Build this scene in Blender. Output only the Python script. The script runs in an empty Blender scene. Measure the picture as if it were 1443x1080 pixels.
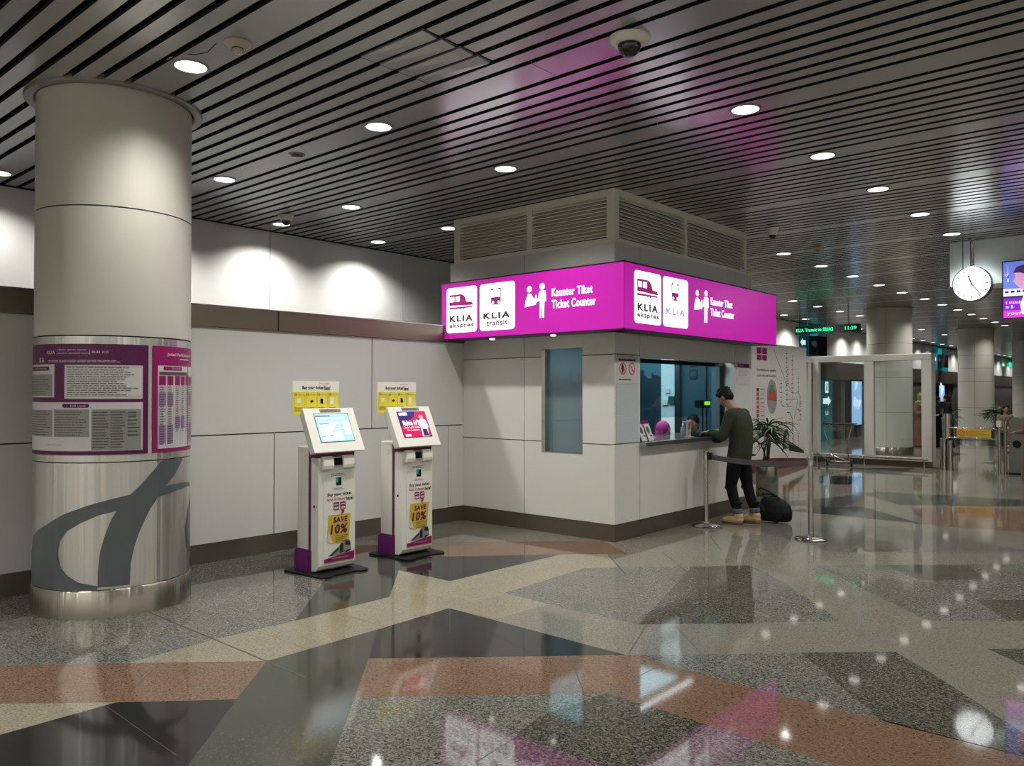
import bpy, bmesh, math, random
from mathutils import Vector, Matrix
from mathutils.geometry import tessellate_polygon
random.seed(7)
sc = bpy.context.scene
C = sc.collection
PI = math.pi

# ------------------------------------------------------------------ camera
cam_d = bpy.data.cameras.new('camera')
cam = bpy.data.objects.new('camera', cam_d); C.objects.link(cam)
cam_d.sensor_width = 36.0; cam_d.sensor_fit = 'HORIZONTAL'
cam_d.lens = 36.0 * 1121.4 / 1443.0
cam_d.clip_start = 0.05; cam_d.clip_end = 300
_yaw, _pitch, _roll = math.radians(41.209), math.radians(0.7016), math.radians(0.0387)
cam.location = (0, 0, 1.6)
cam.rotation_euler = (Matrix.Rotation(_yaw, 3, 'Z') @ Matrix.Rotation(PI/2 + _pitch, 3, 'X') @ Matrix.Rotation(_roll, 3, 'Z')).to_euler()
sc.camera = cam

# ------------------------------------------------------------------ world, exposure
w = bpy.data.worlds.new('world'); sc.world = w; w.use_nodes = True
w.node_tree.nodes['Background'].inputs[0].default_value = (0.90, 0.93, 1.0, 1)
w.node_tree.nodes['Background'].inputs[1].default_value = 0.018
sc.view_settings.view_transform = 'Standard'
sc.view_settings.look = 'None'
sc.view_settings.gamma = 1.0
sc.view_settings.exposure = -0.05
sc.view_settings.use_curve_mapping = False
sc.cycles.max_bounces = 8
sc.cycles.diffuse_bounces = 4
sc.cycles.glossy_bounces = 4
sc.cycles.transparent_max_bounces = 16
sc.cycles.sample_clamp_indirect = 4.0
sc.cycles.caustics_reflective = False
sc.cycles.caustics_refractive = False

# levels of the lamps, seen and added
LAMP_W = 108.0         # each recessed downlight
WASH_W = 100.0
LAMP_GLOW = 4.5
SIGN_GLOW = 1.0
BOOTH_W = 62.0
ZC = 3.81             # ceiling height

# ------------------------------------------------------------------ materials
def lin(c):
    if isinstance(c, str):
        c = tuple(int(c[i:i+2], 16)/255 for i in (0, 2, 4))
        c = tuple(x/12.92 if x <= .04045 else ((x+.055)/1.055)**2.4 for x in c)
    return tuple(c[:3]) + (1,)
M = {}
def mat(name, col, rough=.5, metal=0.0, spec=.5, emit=None, es=0.0, bump=0.0, bscale=60, var=0.0, vscale=8, coat=0.0, stretch=None, aniso=0.0):
    m = bpy.data.materials.new(name); m.use_nodes = True
    nt = m.node_tree; b = nt.nodes['Principled BSDF']
    b.inputs['Base Color'].default_value = lin(col)
    b.inputs['Roughness'].default_value = rough
    b.inputs['Metallic'].default_value = metal
    b.inputs['Specular IOR Level'].default_value = spec
    if coat: b.inputs['Coat Weight'].default_value = coat; b.inputs['Coat Roughness'].default_value = .05
    if emit is not None:
        b.inputs['Emission Color'].default_value = lin(emit); b.inputs['Emission Strength'].default_value = es
    if aniso:
        tg = nt.nodes.new('ShaderNodeTangent'); tg.direction_type = 'RADIAL'; tg.axis = 'Z'
        nt.links.new(tg.outputs[0], b.inputs['Tangent']); b.inputs['Anisotropic'].default_value = aniso; b.inputs['Anisotropic Rotation'].default_value = 0.25
    tc = mp = None
    if var or bump:
        tc = nt.nodes.new('ShaderNodeTexCoord'); mp = nt.nodes.new('ShaderNodeMapping')
        nt.links.new(tc.outputs['Object'], mp.inputs[0])
        if stretch: mp.inputs['Scale'].default_value = stretch
    if var:
        n = nt.nodes.new('ShaderNodeTexNoise'); n.inputs['Scale'].default_value = vscale; n.inputs['Detail'].default_value = 4
        nt.links.new(mp.outputs[0], n.inputs['Vector'])
        r = nt.nodes.new('ShaderNodeValToRGB'); c = lin(col)
        r.color_ramp.elements[0].position = .3; r.color_ramp.elements[1].position = .7
        r.color_ramp.elements[0].color = tuple(x*(1-var) for x in c[:3])+(1,)
        r.color_ramp.elements[1].color = tuple(min(1, x*(1+var)) for x in c[:3])+(1,)
        nt.links.new(n.outputs[0], r.inputs[0]); nt.links.new(r.outputs[0], b.inputs['Base Color'])
    if bump:
        n = nt.nodes.new('ShaderNodeTexNoise'); n.inputs['Scale'].default_value = bscale; n.inputs['Detail'].default_value = 3
        nt.links.new(mp.outputs[0], n.inputs['Vector'])
        bp = nt.nodes.new('ShaderNodeBump'); bp.inputs['Strength'].default_value = bump; bp.inputs['Distance'].default_value = .01
        nt.links.new(n.outputs[0], bp.inputs['Height']); nt.links.new(bp.outputs[0], b.inputs['Normal'])
    M[name] = m
    return m
def glassmat(name, tint, gloss=(1, 1, 1), rough=.02, refl=1.0, opaque=0.0, ocol=(.5, .5, .5)):
    m = bpy.data.materials.new(name); m.use_nodes = True; nt = m.node_tree
    for n in list(nt.nodes): nt.nodes.remove(n)
    out = nt.nodes.new('ShaderNodeOutputMaterial'); tr = nt.nodes.new('ShaderNodeBsdfTransparent'); gl = nt.nodes.new('ShaderNodeBsdfGlossy')
    tr.inputs[0].default_value = lin(tint); gl.inputs[0].default_value = lin(gloss); gl.inputs['Roughness'].default_value = rough
    fr = nt.nodes.new('ShaderNodeFresnel'); ge = nt.nodes.new('ShaderNodeNewGeometry')
    mi = nt.nodes.new('ShaderNodeMapRange'); mi.inputs['To Min'].default_value = 1.5; mi.inputs['To Max'].default_value = 1/1.5
    nt.links.new(ge.outputs['Backfacing'], mi.inputs[0]); nt.links.new(mi.outputs[0], fr.inputs[0])
    mu = nt.nodes.new('ShaderNodeMath'); mu.operation = 'MULTIPLY'; mu.inputs[1].default_value = refl
    nt.links.new(fr.outputs[0], mu.inputs[0])
    mx = nt.nodes.new('ShaderNodeMixShader'); nt.links.new(mu.outputs[0], mx.inputs[0])
    if opaque:
        df = nt.nodes.new('ShaderNodeBsdfDiffuse'); df.inputs[0].default_value = lin(ocol)
        m2 = nt.nodes.new('ShaderNodeMixShader'); m2.inputs[0].default_value = opaque
        nt.links.new(tr.outputs[0], m2.inputs[1]); nt.links.new(df.outputs[0], m2.inputs[2]); nt.links.new(m2.outputs[0], mx.inputs[1])
    else:
        nt.links.new(tr.outputs[0], mx.inputs[1])
    nt.links.new(gl.outputs[0], mx.inputs[2]); nt.links.new(mx.outputs[0], out.inputs[0])
    M[name] = m; return m
def granite(name, cols, scale=95, rough=.13, spec=.36, tile=.05):
    """polished granite: crystals of several colours, slightly different from slab to slab"""
    m = bpy.data.materials.new(name); m.use_nodes = True; nt = m.node_tree; b = nt.nodes['Principled BSDF']
    L = nt.links.new
    tc = nt.nodes.new('ShaderNodeTexCoord')
    v = nt.nodes.new('ShaderNodeTexVoronoi'); v.inputs['Scale'].default_value = scale; v.inputs['Randomness'].default_value = 1
    nz = nt.nodes.new('ShaderNodeTexNoise'); nz.inputs['Scale'].default_value = scale*.45; nz.inputs['Detail'].default_value = 5; nz.inputs['Roughness'].default_value = .75
    L(tc.outputs['Object'], nz.inputs['Vector']); L(tc.outputs['Object'], v.inputs['Vector'])
    sp = nt.nodes.new('ShaderNodeSeparateColor'); L(v.outputs['Color'], sp.inputs[0])
    ad = nt.nodes.new('ShaderNodeMath'); ad.operation = 'MULTIPLY_ADD'; ad.inputs[1].default_value = .45
    L(sp.outputs[0], ad.inputs[0])
    ml = nt.nodes.new('ShaderNodeMath'); ml.operation = 'MULTIPLY_ADD'; ml.inputs[1].default_value = 1.3; ml.inputs[2].default_value = -.38
    L(nz.outputs[0], ml.inputs[0]); L(ml.outputs[0], ad.inputs[2])
    r = nt.nodes.new('ShaderNodeValToRGB'); L(ad.outputs[0], r.inputs[0])
    r.color_ramp.elements[0].position = cols[0][0]; r.color_ramp.elements[0].color = lin(cols[0][1])
    r.color_ramp.elements[1].position = cols[-1][0]; r.color_ramp.elements[1].color = lin(cols[-1][1])
    for p, c in cols[1:-1]:
        e = r.color_ramp.elements.new(p); e.color = lin(c)
    # slab to slab tone
    mp = nt.nodes.new('ShaderNodeMapping'); L(tc.outputs['Object'], mp.inputs[0]); mp.inputs['Rotation'].default_value = (0, 0, .35)
    v2 = nt.nodes.new('ShaderNodeTexVoronoi'); v2.inputs['Scale'].default_value = .7; L(mp.outputs[0], v2.inputs['Vector'])
    s2 = nt.nodes.new('ShaderNodeSeparateColor'); L(v2.outputs['Color'], s2.inputs[0])
    mr = nt.nodes.new('ShaderNodeMapRange'); mr.inputs['To Min'].default_value = 1-tile; mr.inputs['To Max'].default_value = 1+tile; L(s2.outputs[1], mr.inputs[0])
    vm = nt.nodes.new('ShaderNodeVectorMath'); vm.operation = 'SCALE'; L(r.outputs[0], vm.inputs[0]); L(mr.outputs[0], vm.inputs['Scale'])
    L(vm.outputs[0], b.inputs['Base Color'])
    b.inputs['Roughness'].default_value = rough; b.inputs['Specular IOR Level'].default_value = spec
    rr = nt.nodes.new('ShaderNodeMapRange'); rr.inputs['To Min'].default_value = rough*.8; rr.inputs['To Max'].default_value = rough*1.5
    n3 = nt.nodes.new('ShaderNodeTexNoise'); n3.inputs['Scale'].default_value = 2.5; L(tc.outputs['Object'], n3.inputs['Vector']); L(n3.outputs[0], rr.inputs[0]); L(rr.outputs[0], b.inputs['Roughness'])
    M[name] = m; return m
granite('granite_beige', [(.1, '48453e'), (.33, '6c685e'), (.6, '7b776c'), (.88, '8c887d')], 150, .045)
granite('granite_sand', [(.1, '4e4a3e'), (.3, '79735f'.replace('5f','64')), (.6, '8b8572'), (.88, '9b9582')], 150, .05)
granite('granite_grey', [(.1, '20201e'), (.32, '484843'), (.52, '65655e'), (.72, '7f7f77'), (.9, '92928a')], 120, .045)
granite('granite_dark', [(.1, '161615'), (.35, '363631'), (.55, '545349'), (.75, '6e6d62'), (.9, '838178')], 120, .045)
granite('granite_pink', [(.1, '30261c'), (.3, '604b3b'), (.52, '715948'), (.75, '806654'), (.9, '8b7462')], 130, .05)
granite('granite_green', [(.2, '30322c'), (.5, '3b3d36'), (.8, '46483f')], 120, .09, .5, .12)
granite('granite_black', [(.2, '161616'), (.5, '1e1e1e'), (.8, '272725')], 120, .07, .5, .1)
mat('seam', '2a2824', .6)
mat('brass_strip', '55503f', .4, .6)
mat('panel', (.64, .64, .60), .32, 0, .5, bump=.03, bscale=3)
mat('panel_core', (.012, .012, .012), .8)
mat('wall_panel', (.62, .62, .595), .30, 0, .5, bump=.03, bscale=2)
mat('column_panel', (.50, .485, .43), .42, 0, .35)
mat('ceiling_slat', (.42, .42, .42), .22, .5, .5, bump=.02, bscale=2)
mat('ceiling_void_shade', (.004, .004, .004), 1)
mat('bronze', (.19, .16, .12), .36, .8, bump=.06, bscale=8, stretch=(.3, .3, 6))
mat('kick', (.15, .13, .105), .3, .6, bump=.05, bscale=6)
mat('louver', (.78, .76, .66), .45)
mat('steel', (.68, .67, .64), .28, .95, bump=.95, bscale=9, stretch=(2.2, 2.2, .01), aniso=.85)
mat('steel_kick', (.36, .33, .28), .26, .95, bump=.5, bscale=9, stretch=(2.2, 2.2, .01), aniso=.85)
mat('chrome', (.55, .54, .52), .12, 1.0)
mat('chrome_dark', (.34, .33, .31), .25, 1.0)
mat('logo_grey', (.085, .10, .105), .35)
mat('white_plastic', (.80, .79, .72), .3)
mat('white_frame', (.60, .58, .54), .4)
mat('cream', (.66, .64, .52), .4)
mat('purple', (.16, .018, .18), .35)
mat('plum', (.10, .012, .055), .35)
mat('magenta_print', (.24, .010, .10), .4, 0, .3)
mat('purple_print', (.085, .006, .06), .4, 0, .3)
mat('print_white', (.58, .56, .56), .4, 0, .3)
mat('print_grey', (.25, .26, .24), .4, 0, .3)
mat('print_dark', (.07, .065, .06), .5)
mat('print_lilac', (.33, .20, .36), .4)
mat('yellow', (.72, .62, .06), .45)
mat('mustard', (.62, .44, .045), .45)
mat('red_ink', (.5, .03, .05), .4)
mat('ink', (.015, .012, .012), .5)
mat('black', (.007, .007, .007), .5, 0, .25)
mat('black_gloss', (.008, .008, .01), .1)
mat('rubber', (.012, .012, .012), .7)
mat('lamp_glow', (1, 1, 1), .5, emit=(1.0, .96, .92), es=LAMP_GLOW)
mat('lamp_ring', (.25, .24, .23), .35, .5)
mat('lamp_inner', (.8, .8, .8), .25, .6)
mat('sign_magenta', (.3, .01, .25), .35, emit=(.46, .007, .31), es=.82*SIGN_GLOW)
mat('sign_white', (.8, .8, .8), .35, emit=(.97, .94, 1.0), es=1.5*SIGN_GLOW)
mat('sign_purple', (.2, .01, .1), .4, emit=(.26, .01, .13), es=.9*SIGN_GLOW)
mat('sign_text', (.08, .02, .05), .4, emit=(.05, .01, .04), es=.6*SIGN_GLOW)
mat('sign_faint', (.6, .5, .6), .4, emit=(.42, .24, .40), es=.9*SIGN_GLOW)
mat('sign_edge', (.06, .01, .05), .4, .3)
glassmat('booth_glass', (.72, .88, .92), refl=1.1)
glassmat('frosted_glass', (.55, .72, .76), refl=1.2, opaque=.34, ocol=(.36, .47, .48))
glassmat('clear_glass', (.84, .88, .88), refl=.9)

mat('far_stone', (.10, .093, .085), .25, var=.15, vscale=3)
mat('far_dark', (.012, .012, .014), .12)
mat('bulkhead', (.76, .84, .82), .5)
mat('worktop', (.12, .12, .12), .12, .2); mat('counter_edge', (.40, .395, .38), .22, .9)
mat('inner_teal', (.045, .10, .125), .35); mat('inner_sky', (.09, .19, .25), .4); mat('inner_navy', (.02, .04, .06), .4); mat('inner_white', (.80, .88, .90), .5)
mat('inner_floor', (.05, .05, .05), .5); mat('device_green', (.01, .10, .075), .4)
mat('film_tile', (.50, .57, .58), .2)
mat('sign_fainter', (.8, .7, .8), .4, emit=(.88, .80, .90), es=1.5*SIGN_GLOW)
mat('screen_blue', (.3, .5, .6), .15, emit=(.33, .55, .68), es=.8)
mat('screen_pale', (.5, .6, .6), .15, emit=(.58, .74, .80), es=.85)
mat('screen_ink', (.05, .08, .1), .3, emit=(.05, .09, .12), es=1.0)
mat('screen_red', (.4, .02, .08), .15, emit=(.38, .01, .06), es=.8)
mat('screen_navy', (.02, .02, .08), .15, emit=(.03, .02, .09), es=1.0)
mat('screen_white', (.7, .7, .7), .15, emit=(.80, .72, .76), es=1.0)
mat('screen_skin', (.6, .3, .25), .15, emit=(.62, .30, .25), es=1.0)
mat('reader_green', (.0, .25, .12), .2, emit=(0, .22, .10), es=.6)
mat('steel_tube', (.42, .40, .37), .22, 1.0)
mat('belt_grey', (.075, .068, .075), .7, bump=.1, bscale=80)
mat('dome_smoke', (.015, .015, .02), .06)
mat('cream_plastic', (.42, .37, .29), .45)
mat('clock_face', (.8, .8, .8), .3, emit=(.88, .97, 1.0), es=2.6)
mat('clock_case', (.12, .13, .15), .3, .6)
mat('tv_violet', (.1, .05, .4), .2, emit=(.16, .07, .55), es=1.0); mat('tv_blue', (.1, .15, .4), .2, emit=(.12, .16, .62), es=1.0); mat('tv_pink', (.5, .02, .4), .2, emit=(.62, .03, .55), es=1.0)
mat('tv_white', (.6, .6, .8), .2, emit=(.62, .66, .95), es=1.0); mat('tv_dark', (.02, .01, .06), .2, emit=(.035, .012, .07), es=1.3); mat('tv_skin', (.4, .2, .3), .2, emit=(.42, .22, .40), es=1.3); mat('tv_deep', (.1, .01, .3), .2, emit=(.17, .01, .38), es=1.3)
mat('led_green', (0, .5, .2), .3, emit=(.0, .85, .32), es=1.8)
mat('board_white', (.58, .565, .55), .4)
mat('board_red', (.14, .012, .03), .3)
mat('route_k', (.04, .04, .05), .5); mat('route_r', (.42, .06, .05), .5); mat('route_o', (.45, .2, .04), .5); mat('route_p', (.25, .05, .15), .5); mat('route_g', (.08, .22, .07), .5)
mat('teal', (.005, .13, .16), .3, emit=(.0, .10, .12), es=.25)
mat('teal_lit', (.01, .3, .3), .3, emit=(.0, .34, .34), es=.7)
mat('sign_lit_white', (.7, .8, .8), .3, emit=(.75, .9, .92), es=.9)
mat('ad_blue', (.2, .35, .5), .2, emit=(.24, .42, .72), es=1.1); mat('ad_pale', (.5, .6, .7), .2, emit=(.50, .66, .86), es=1.1)
mat('exit_green', (0, .4, .15), .3, emit=(.0, .55, .22), es=.8)
mat('gate_steel', (.22, .215, .20), .35, .85)
mat('leaf', (.025, .075, .015), .45, var=.4, vscale=6); mat('stem', (.05, .045, .02), .7); mat('pot_steel', (.42, .41, .38), .2, 1.0); mat('soil', (.02, .014, .01), .9)
mat('print_paper', (.60, .57, .57), .4)
mat('red_card', (.42, .06, .04), .4)
mat('tray_blue', (.012, .02, .035), .25)
mat('lime_glow', (.3, .5, 0), .3, emit=(.42, .72, .02), es=1.5)
mat('skin_tone', (.34, .19, .12), .5); mat('hair_black', (.004, .0035, .003), .6, 0, .2, bump=.3, bscale=120)
mat('olive_knit', (.034, .037, .021), .85, 0, .2, bump=.25, bscale=90); mat('jeans_black', (.005, .005, .006), .85, 0, .15, bump=.15, bscale=120); mat('denim_cuff', (.07, .085, .10), .8)
mat('boot_tan', (.46, .31, .14), .7, bump=.1, bscale=60); mat('boot_sole', (.12, .075, .035), .7); mat('hijab_magenta', (.30, .02, .17), .7); mat('cloth_dark', (.010, .012, .022), .75)
mat('abaya', (.004, .004, .005), .85, 0, .15); mat('cloth_green', (.20, .26, .05), .8); mat('cloth_brown', (.13, .05, .03), .8); mat('hijab_blue', (.04, .03, .12), .75); mat('cloth_rose', (.14, .06, .055), .8); mat('cloth_pattern', (.14, .11, .08), .8, var=.6, vscale=18)
mat('lace', (.2, .12, .05), .7); mat('bag_black', (.005, .005, .006), .7, 0, .2, bump=.2, bscale=40)

# ------------------------------------------------------------------ mesh builder
class MB:
    def __init__(s): s.v = []; s.f = []; s.m = []; s.sm = []
    def add(s, vs, fs, m=0, smooth=False):
        o = len(s.v); s.v += [tuple(p) for p in vs]
        for f in fs: s.f.append([i+o for i in f]); s.m.append(m); s.sm.append(smooth)
        return s
    def box(s, a, b, m=0, rz=0, c=None):
        x0, y0, z0 = [min(p, q) for p, q in zip(a, b)]; x1, y1, z1 = [max(p, q) for p, q in zip(a, b)]
        vs = [(x0, y0, z0), (x1, y0, z0), (x1, y1, z0), (x0, y1, z0), (x0, y0, z1), (x1, y0, z1), (x1, y1, z1), (x0, y1, z1)]
        if rz:
            cx, cy = c if c else ((x0+x1)/2, (y0+y1)/2); q, t = math.cos(rz), math.sin(rz)
            vs = [(cx+(x-cx)*q-(y-cy)*t, cy+(x-cx)*t+(y-cy)*q, z) for x, y, z in vs]
        return s.add(vs, [(0, 3, 2, 1), (4, 5, 6, 7), (0, 1, 5, 4), (1, 2, 6, 5), (2, 3, 7, 6), (3, 0, 4, 7)], m)
    def ring_loft(s, rings, m=0, smooth=True, cap=True, closed=True):
        n = len(rings[0]); vs = [p for r in rings for p in r]; fs = []
        for k in range(len(rings)-1):
            for i in range(n if closed else n-1):
                j = (i+1) % n; fs.append((k*n+i, k*n+j, (k+1)*n+j, (k+1)*n+i))
        s.add(vs, fs, m, smooth)
        if cap and closed:
            s.add(rings[0], [tuple(range(n))[::-1]], m); s.add(rings[-1], [tuple(range(n))], m)
        return s
    def lathe(s, prof, c=(0, 0, 0), n=32, m=0, smooth=True, cap=True, axis=None):
        rings = []
        for r, z in prof:
            rings.append([Vector((r*math.cos(2*PI*i/n), r*math.sin(2*PI*i/n), z)) for i in range(n)])
        q = Vector((0, 0, 1)).rotation_difference(Vector(axis)) if axis is not None else None
        rings = [[(q @ p if q else p) + Vector(c) for p in r] for r in rings]
        return s.ring_loft(rings, m, smooth, cap)
    def tube(s, pts, r, n=10, m=0, cap=True, closed=False):
        pts = [Vector(p) for p in pts]; rings = []; K = len(pts)
        up = None
        for i, p in enumerate(pts):
            d = (pts[min(i+1, K-1)] - pts[max(i-1, 0)])
            if d.length < 1e-9: d = Vector((0, 0, 1))
            d.normalize()
            if up is None:
                up = Vector((0, 0, 1)) if abs(d.z) < .9 else Vector((1, 0, 0))
            a = d.cross(up).normalized(); up = a.cross(d).normalized()
            rr = r[i] if isinstance(r, (list, tuple)) else r
            rings.append([p + a*rr*math.cos(2*PI*j/n) + up*rr*math.sin(2*PI*j/n) for j in range(n)])
        return s.ring_loft(rings, m, True, cap)
    def cyl(s, a, b, r, n=16, m=0, r2=None):
        a = Vector(a); b = Vector(b); d = (b-a); L = d.length
        rings = []
        q = Vector((0, 0, 1)).rotation_difference(d.normalized())
        for rr, z in ((r, 0), (r if r2 is None else r2, L)):
            rings.append([a + q @ Vector((rr*math.cos(2*PI*i/n), rr*math.sin(2*PI*i/n), z)) for i in range(n)])
        return s.ring_loft(rings, m, True, True)
    def prism(s, poly, vec, m=0):
        vec = Vector(vec); n = len(poly); a = [Vector(p) for p in poly]; b = [p+vec for p in a]
        s.add(a, [tuple(range(n))], m); s.add(b, [tuple(range(n))[::-1]], m)
        s.add(a+b, [(i, (i+1) % n, n+(i+1) % n, n+i) for i in range(n)], m); return s
    def sphere(s, c, r, n=16, m=0, k=10):
        r = r if isinstance(r, (list, tuple)) else (r, r, r)
        rings = [[(c[0]+r[0]*math.sin(PI*j/k)*math.cos(2*PI*i/n), c[1]+r[1]*math.sin(PI*j/k)*math.sin(2*PI*i/n), c[2]-r[2]*math.cos(PI*j/k)) for i in range(n)] for j in range(k+1)]
        rings[0] = [(c[0]+1e-4*math.cos(2*PI*i/n), c[1]+1e-4*math.sin(2*PI*i/n), c[2]-r[2]) for i in range(n)]
        rings[-1] = [(c[0]+1e-4*math.cos(2*PI*i/n), c[1]+1e-4*math.sin(2*PI*i/n), c[2]+r[2]) for i in range(n)]
        return s.ring_loft(rings, m, True, True)
    def poly(s, pts, m=0): return s.add(pts, [tuple(range(len(pts)))], m)
    def build(s, name, mats, parent=None, bevel=0, off=None, fix=True):
        me = bpy.data.meshes.new(name)
        o3 = Vector(off) if off is not None else (parent_world(parent) if parent else Vector((0, 0, 0)))
        me.from_pydata([Vector(p)-o3 for p in s.v], [], s.f)
        for mm in (mats if isinstance(mats, (list, tuple)) else [mats]): me.materials.append(M[mm])
        for p, a, b in zip(me.polygons, s.m, s.sm): p.material_index = a; p.use_smooth = b
        if fix:
            bm = bmesh.new(); bm.from_mesh(me)
            bmesh.ops.remove_doubles(bm, verts=bm.verts, dist=1e-5)
            bmesh.ops.recalc_face_normals(bm, faces=bm.faces); bm.to_mesh(me); bm.free()
        if any(s.sm): me.set_sharp_from_angle(angle=math.radians(42))
        o = bpy.data.objects.new(name, me); C.objects.link(o)
        if parent: o.parent = parent
        elif off is not None: o.location = off
        if bevel:
            b = o.modifiers.new('bevel', 'BEVEL'); b.width = bevel; b.segments = 2; b.limit_method = 'ANGLE'
        return o
def parent_world(p):
    v = Vector((0, 0, 0))
    while p is not None: v += p.location; p = p.parent
    return v
def tag(o, label=None, cat=None, group=None, kind=None):
    if label: o['label'] = label
    if cat: o['category'] = cat
    if group: o['group'] = group
    if kind: o['kind'] = kind
    return o
def thing(name, label, cat, loc, group=None):
    o = bpy.data.objects.new(name, None); C.objects.link(o); o.location = loc; o.empty_display_size = .1
    return tag(o, label, cat, group)
def struct(o): o['kind'] = 'structure'; return o
def copy_tree(o, parent=None):
    c = o.copy(); C.objects.link(c); c.parent = parent
    for ch in list(o.children):
        copy_tree(ch, c)
    return c

# frame on a plane: u, z coordinates to world
class Frame:
    def __init__(s, o, u, n, v=(0, 0, 1)): s.o = Vector(o); s.u = Vector(u); s.n = Vector(n).normalized(); s.v = Vector(v)
    def p(s, u, v, d=0): return s.o + s.u*u + s.v*v + s.n*d
def frect(mb, F, u0, v0, u1, v1, d=.001, m=0, t=0):
    if t: return mb.prism([F.p(u0, v0, d), F.p(u1, v0, d), F.p(u1, v1, d), F.p(u0, v1, d)], F.n*t, m)
    return mb.poly([F.p(u0, v0, d), F.p(u1, v0, d), F.p(u1, v1, d), F.p(u0, v1, d)], m)
def fpoly(mb, F, pts, d=.001, m=0): return mb.poly([F.p(u, v, d) for u, v in pts], m)
def fround(mb, F, u0, v0, u1, v1, r, d=.001, m=0, n=6):
    pts = []
    for cx, cy, a0 in ((u1-r, v1-r, 0), (u0+r, v1-r, 90), (u0+r, v0+r, 180), (u1-r, v0+r, 270)):
        for i in range(n+1):
            a = math.radians(a0+90*i/n); pts.append((cx+r*math.cos(a), cy+r*math.sin(a)))
    return fpoly(mb, F, pts, d, m)
def fdisc(mb, F, u, v, r, d=.001, m=0, n=24, ry=None):
    ry = ry or r
    return fpoly(mb, F, [(u+r*math.cos(2*PI*i/n), v+ry*math.sin(2*PI*i/n)) for i in range(n)], d, m)
def fring(mb, F, u, v, r0, r1, d=.001, m=0, n=32):
    for i in range(n):
        a, b = 2*PI*i/n, 2*PI*(i+1)/n
        fpoly(mb, F, [(u+r*math.cos(t), v+r*math.sin(t)) for r, t in ((r0, a), (r1, a), (r1, b), (r0, b))], d, m)
def fline(mb, F, pts, wd, d=.001, m=0):
    for (a, b), (c, e) in zip(pts[:-1], pts[1:]):
        L = math.hypot(c-a, e-b) or 1; nx, ny = -(e-b)/L*wd/2, (c-a)/L*wd/2
        fpoly(mb, F, [(a-nx, b-ny), (c-nx, e-ny), (c+nx, e+ny), (a+nx, b+ny)], d, m)
_tc = {}
def text_geo(s, bold=0, gap=1.0):
    key = (s, bold, gap)
    if key not in _tc:
        cu = bpy.data.curves.new('t', 'FONT'); cu.body = s; cu.size = 1; cu.offset = bold; cu.resolution_u = 3; cu.fill_mode = 'FRONT'; cu.space_character = gap
        ob = bpy.data.objects.new('t', cu); C.objects.link(ob)
        dg = bpy.context.evaluated_depsgraph_get(); me = bpy.data.meshes.new_from_object(ob.evaluated_get(dg))
        vs = [(v.co.x, v.co.y) for v in me.vertices]; fs = [tuple(p.vertices) for p in me.polygons]
        bpy.data.objects.remove(ob); bpy.data.curves.remove(cu); bpy.data.meshes.remove(me)
        xs = [v[0] for v in vs] or [0, 1]; ys = [v[1] for v in vs] or [0, 1]
        _tc[key] = (vs, fs, min(xs), max(xs), min(ys), max(ys))
    return _tc[key]
def ftext(mb, F, s, u0, v0, u1, v1, d=.002, m=0, bold=0, slant=0, gap=1.12):
    """lettering fitted into the rectangle u0..u1, v0..v1 of a plane"""
    vs, fs, a, b, c, e = text_geo(s, bold, gap)
    kx = (u1-u0)/(b-a); ky = (v1-v0)/(e-c)
    mb.add([F.p(u0+(x-a)*kx+slant*(y-c)*ky, v0+(y-c)*ky, d) for x, y in vs], fs, m)
def fgrey(mb, F, u0, v0, u1, v1, n, d=.002, m=0, fill=.45, seed=1):
    """lines of small print too small to read: broken rules"""
    rnd = random.Random(seed); h = (v1-v0)/n
    for i in range(n):
        y = v1-(i+.5)*h; x = u0; end = u1-(u1-u0)*rnd.random()*.3
        while x < end:
            L = (u1-u0)*rnd.uniform(.03, .13)
            fpoly(mb, F, [(x, y-h*fill/2), (min(x+L, end), y-h*fill/2), (min(x+L, end), y+h*fill/2), (x, y+h*fill/2)], d, m)
            x += L+(u1-u0)*.012

# ------------------------------------------------------------------ floor
def build_floor():
    mb = MB(); mats = ['granite_beige', 'granite_sand', 'granite_grey', 'granite_dark', 'granite_pink', 'granite_green', 'granite_black', 'seam', 'brass_strip']
    mb.box((-12, -5, -.1), (12, 75, 0), 0)
    for k, (mi, pts) in enumerate(FLOOR):
        z = .0004*(k+1)/len(FLOOR)+.0002
        P3 = [Vector((x, y, 0)) for x, y in pts]
        A = sum((P3[i].cross(P3[(i+1) % len(P3)])).z for i in range(len(P3)))
        if A < 0: pts = pts[::-1]
        tris = tessellate_polygon([[Vector((x, y, 0)) for x, y in pts]])
        tris = [t if (Vector(pts[t[1]])-Vector(pts[t[0]])).cross(Vector(pts[t[2]])-Vector(pts[t[0]])) > 0 else t[::-1] for t in tris]
        mb.add([(x, y, z) for x, y in pts], tris, mi)
    for (a, b, wd, mi) in SEAMS:
        a = Vector(a+(.0008,)); b = Vector(b+(.0008,)); d = (b-a).normalized(); n = Vector((-d.y, d.x, 0))*wd/2
        mb.add([a-n, b-n, b+n, a+n], [(0, 1, 2, 3)], mi)
    o = mb.build('floor', mats, fix=False); return struct(o)
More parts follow.
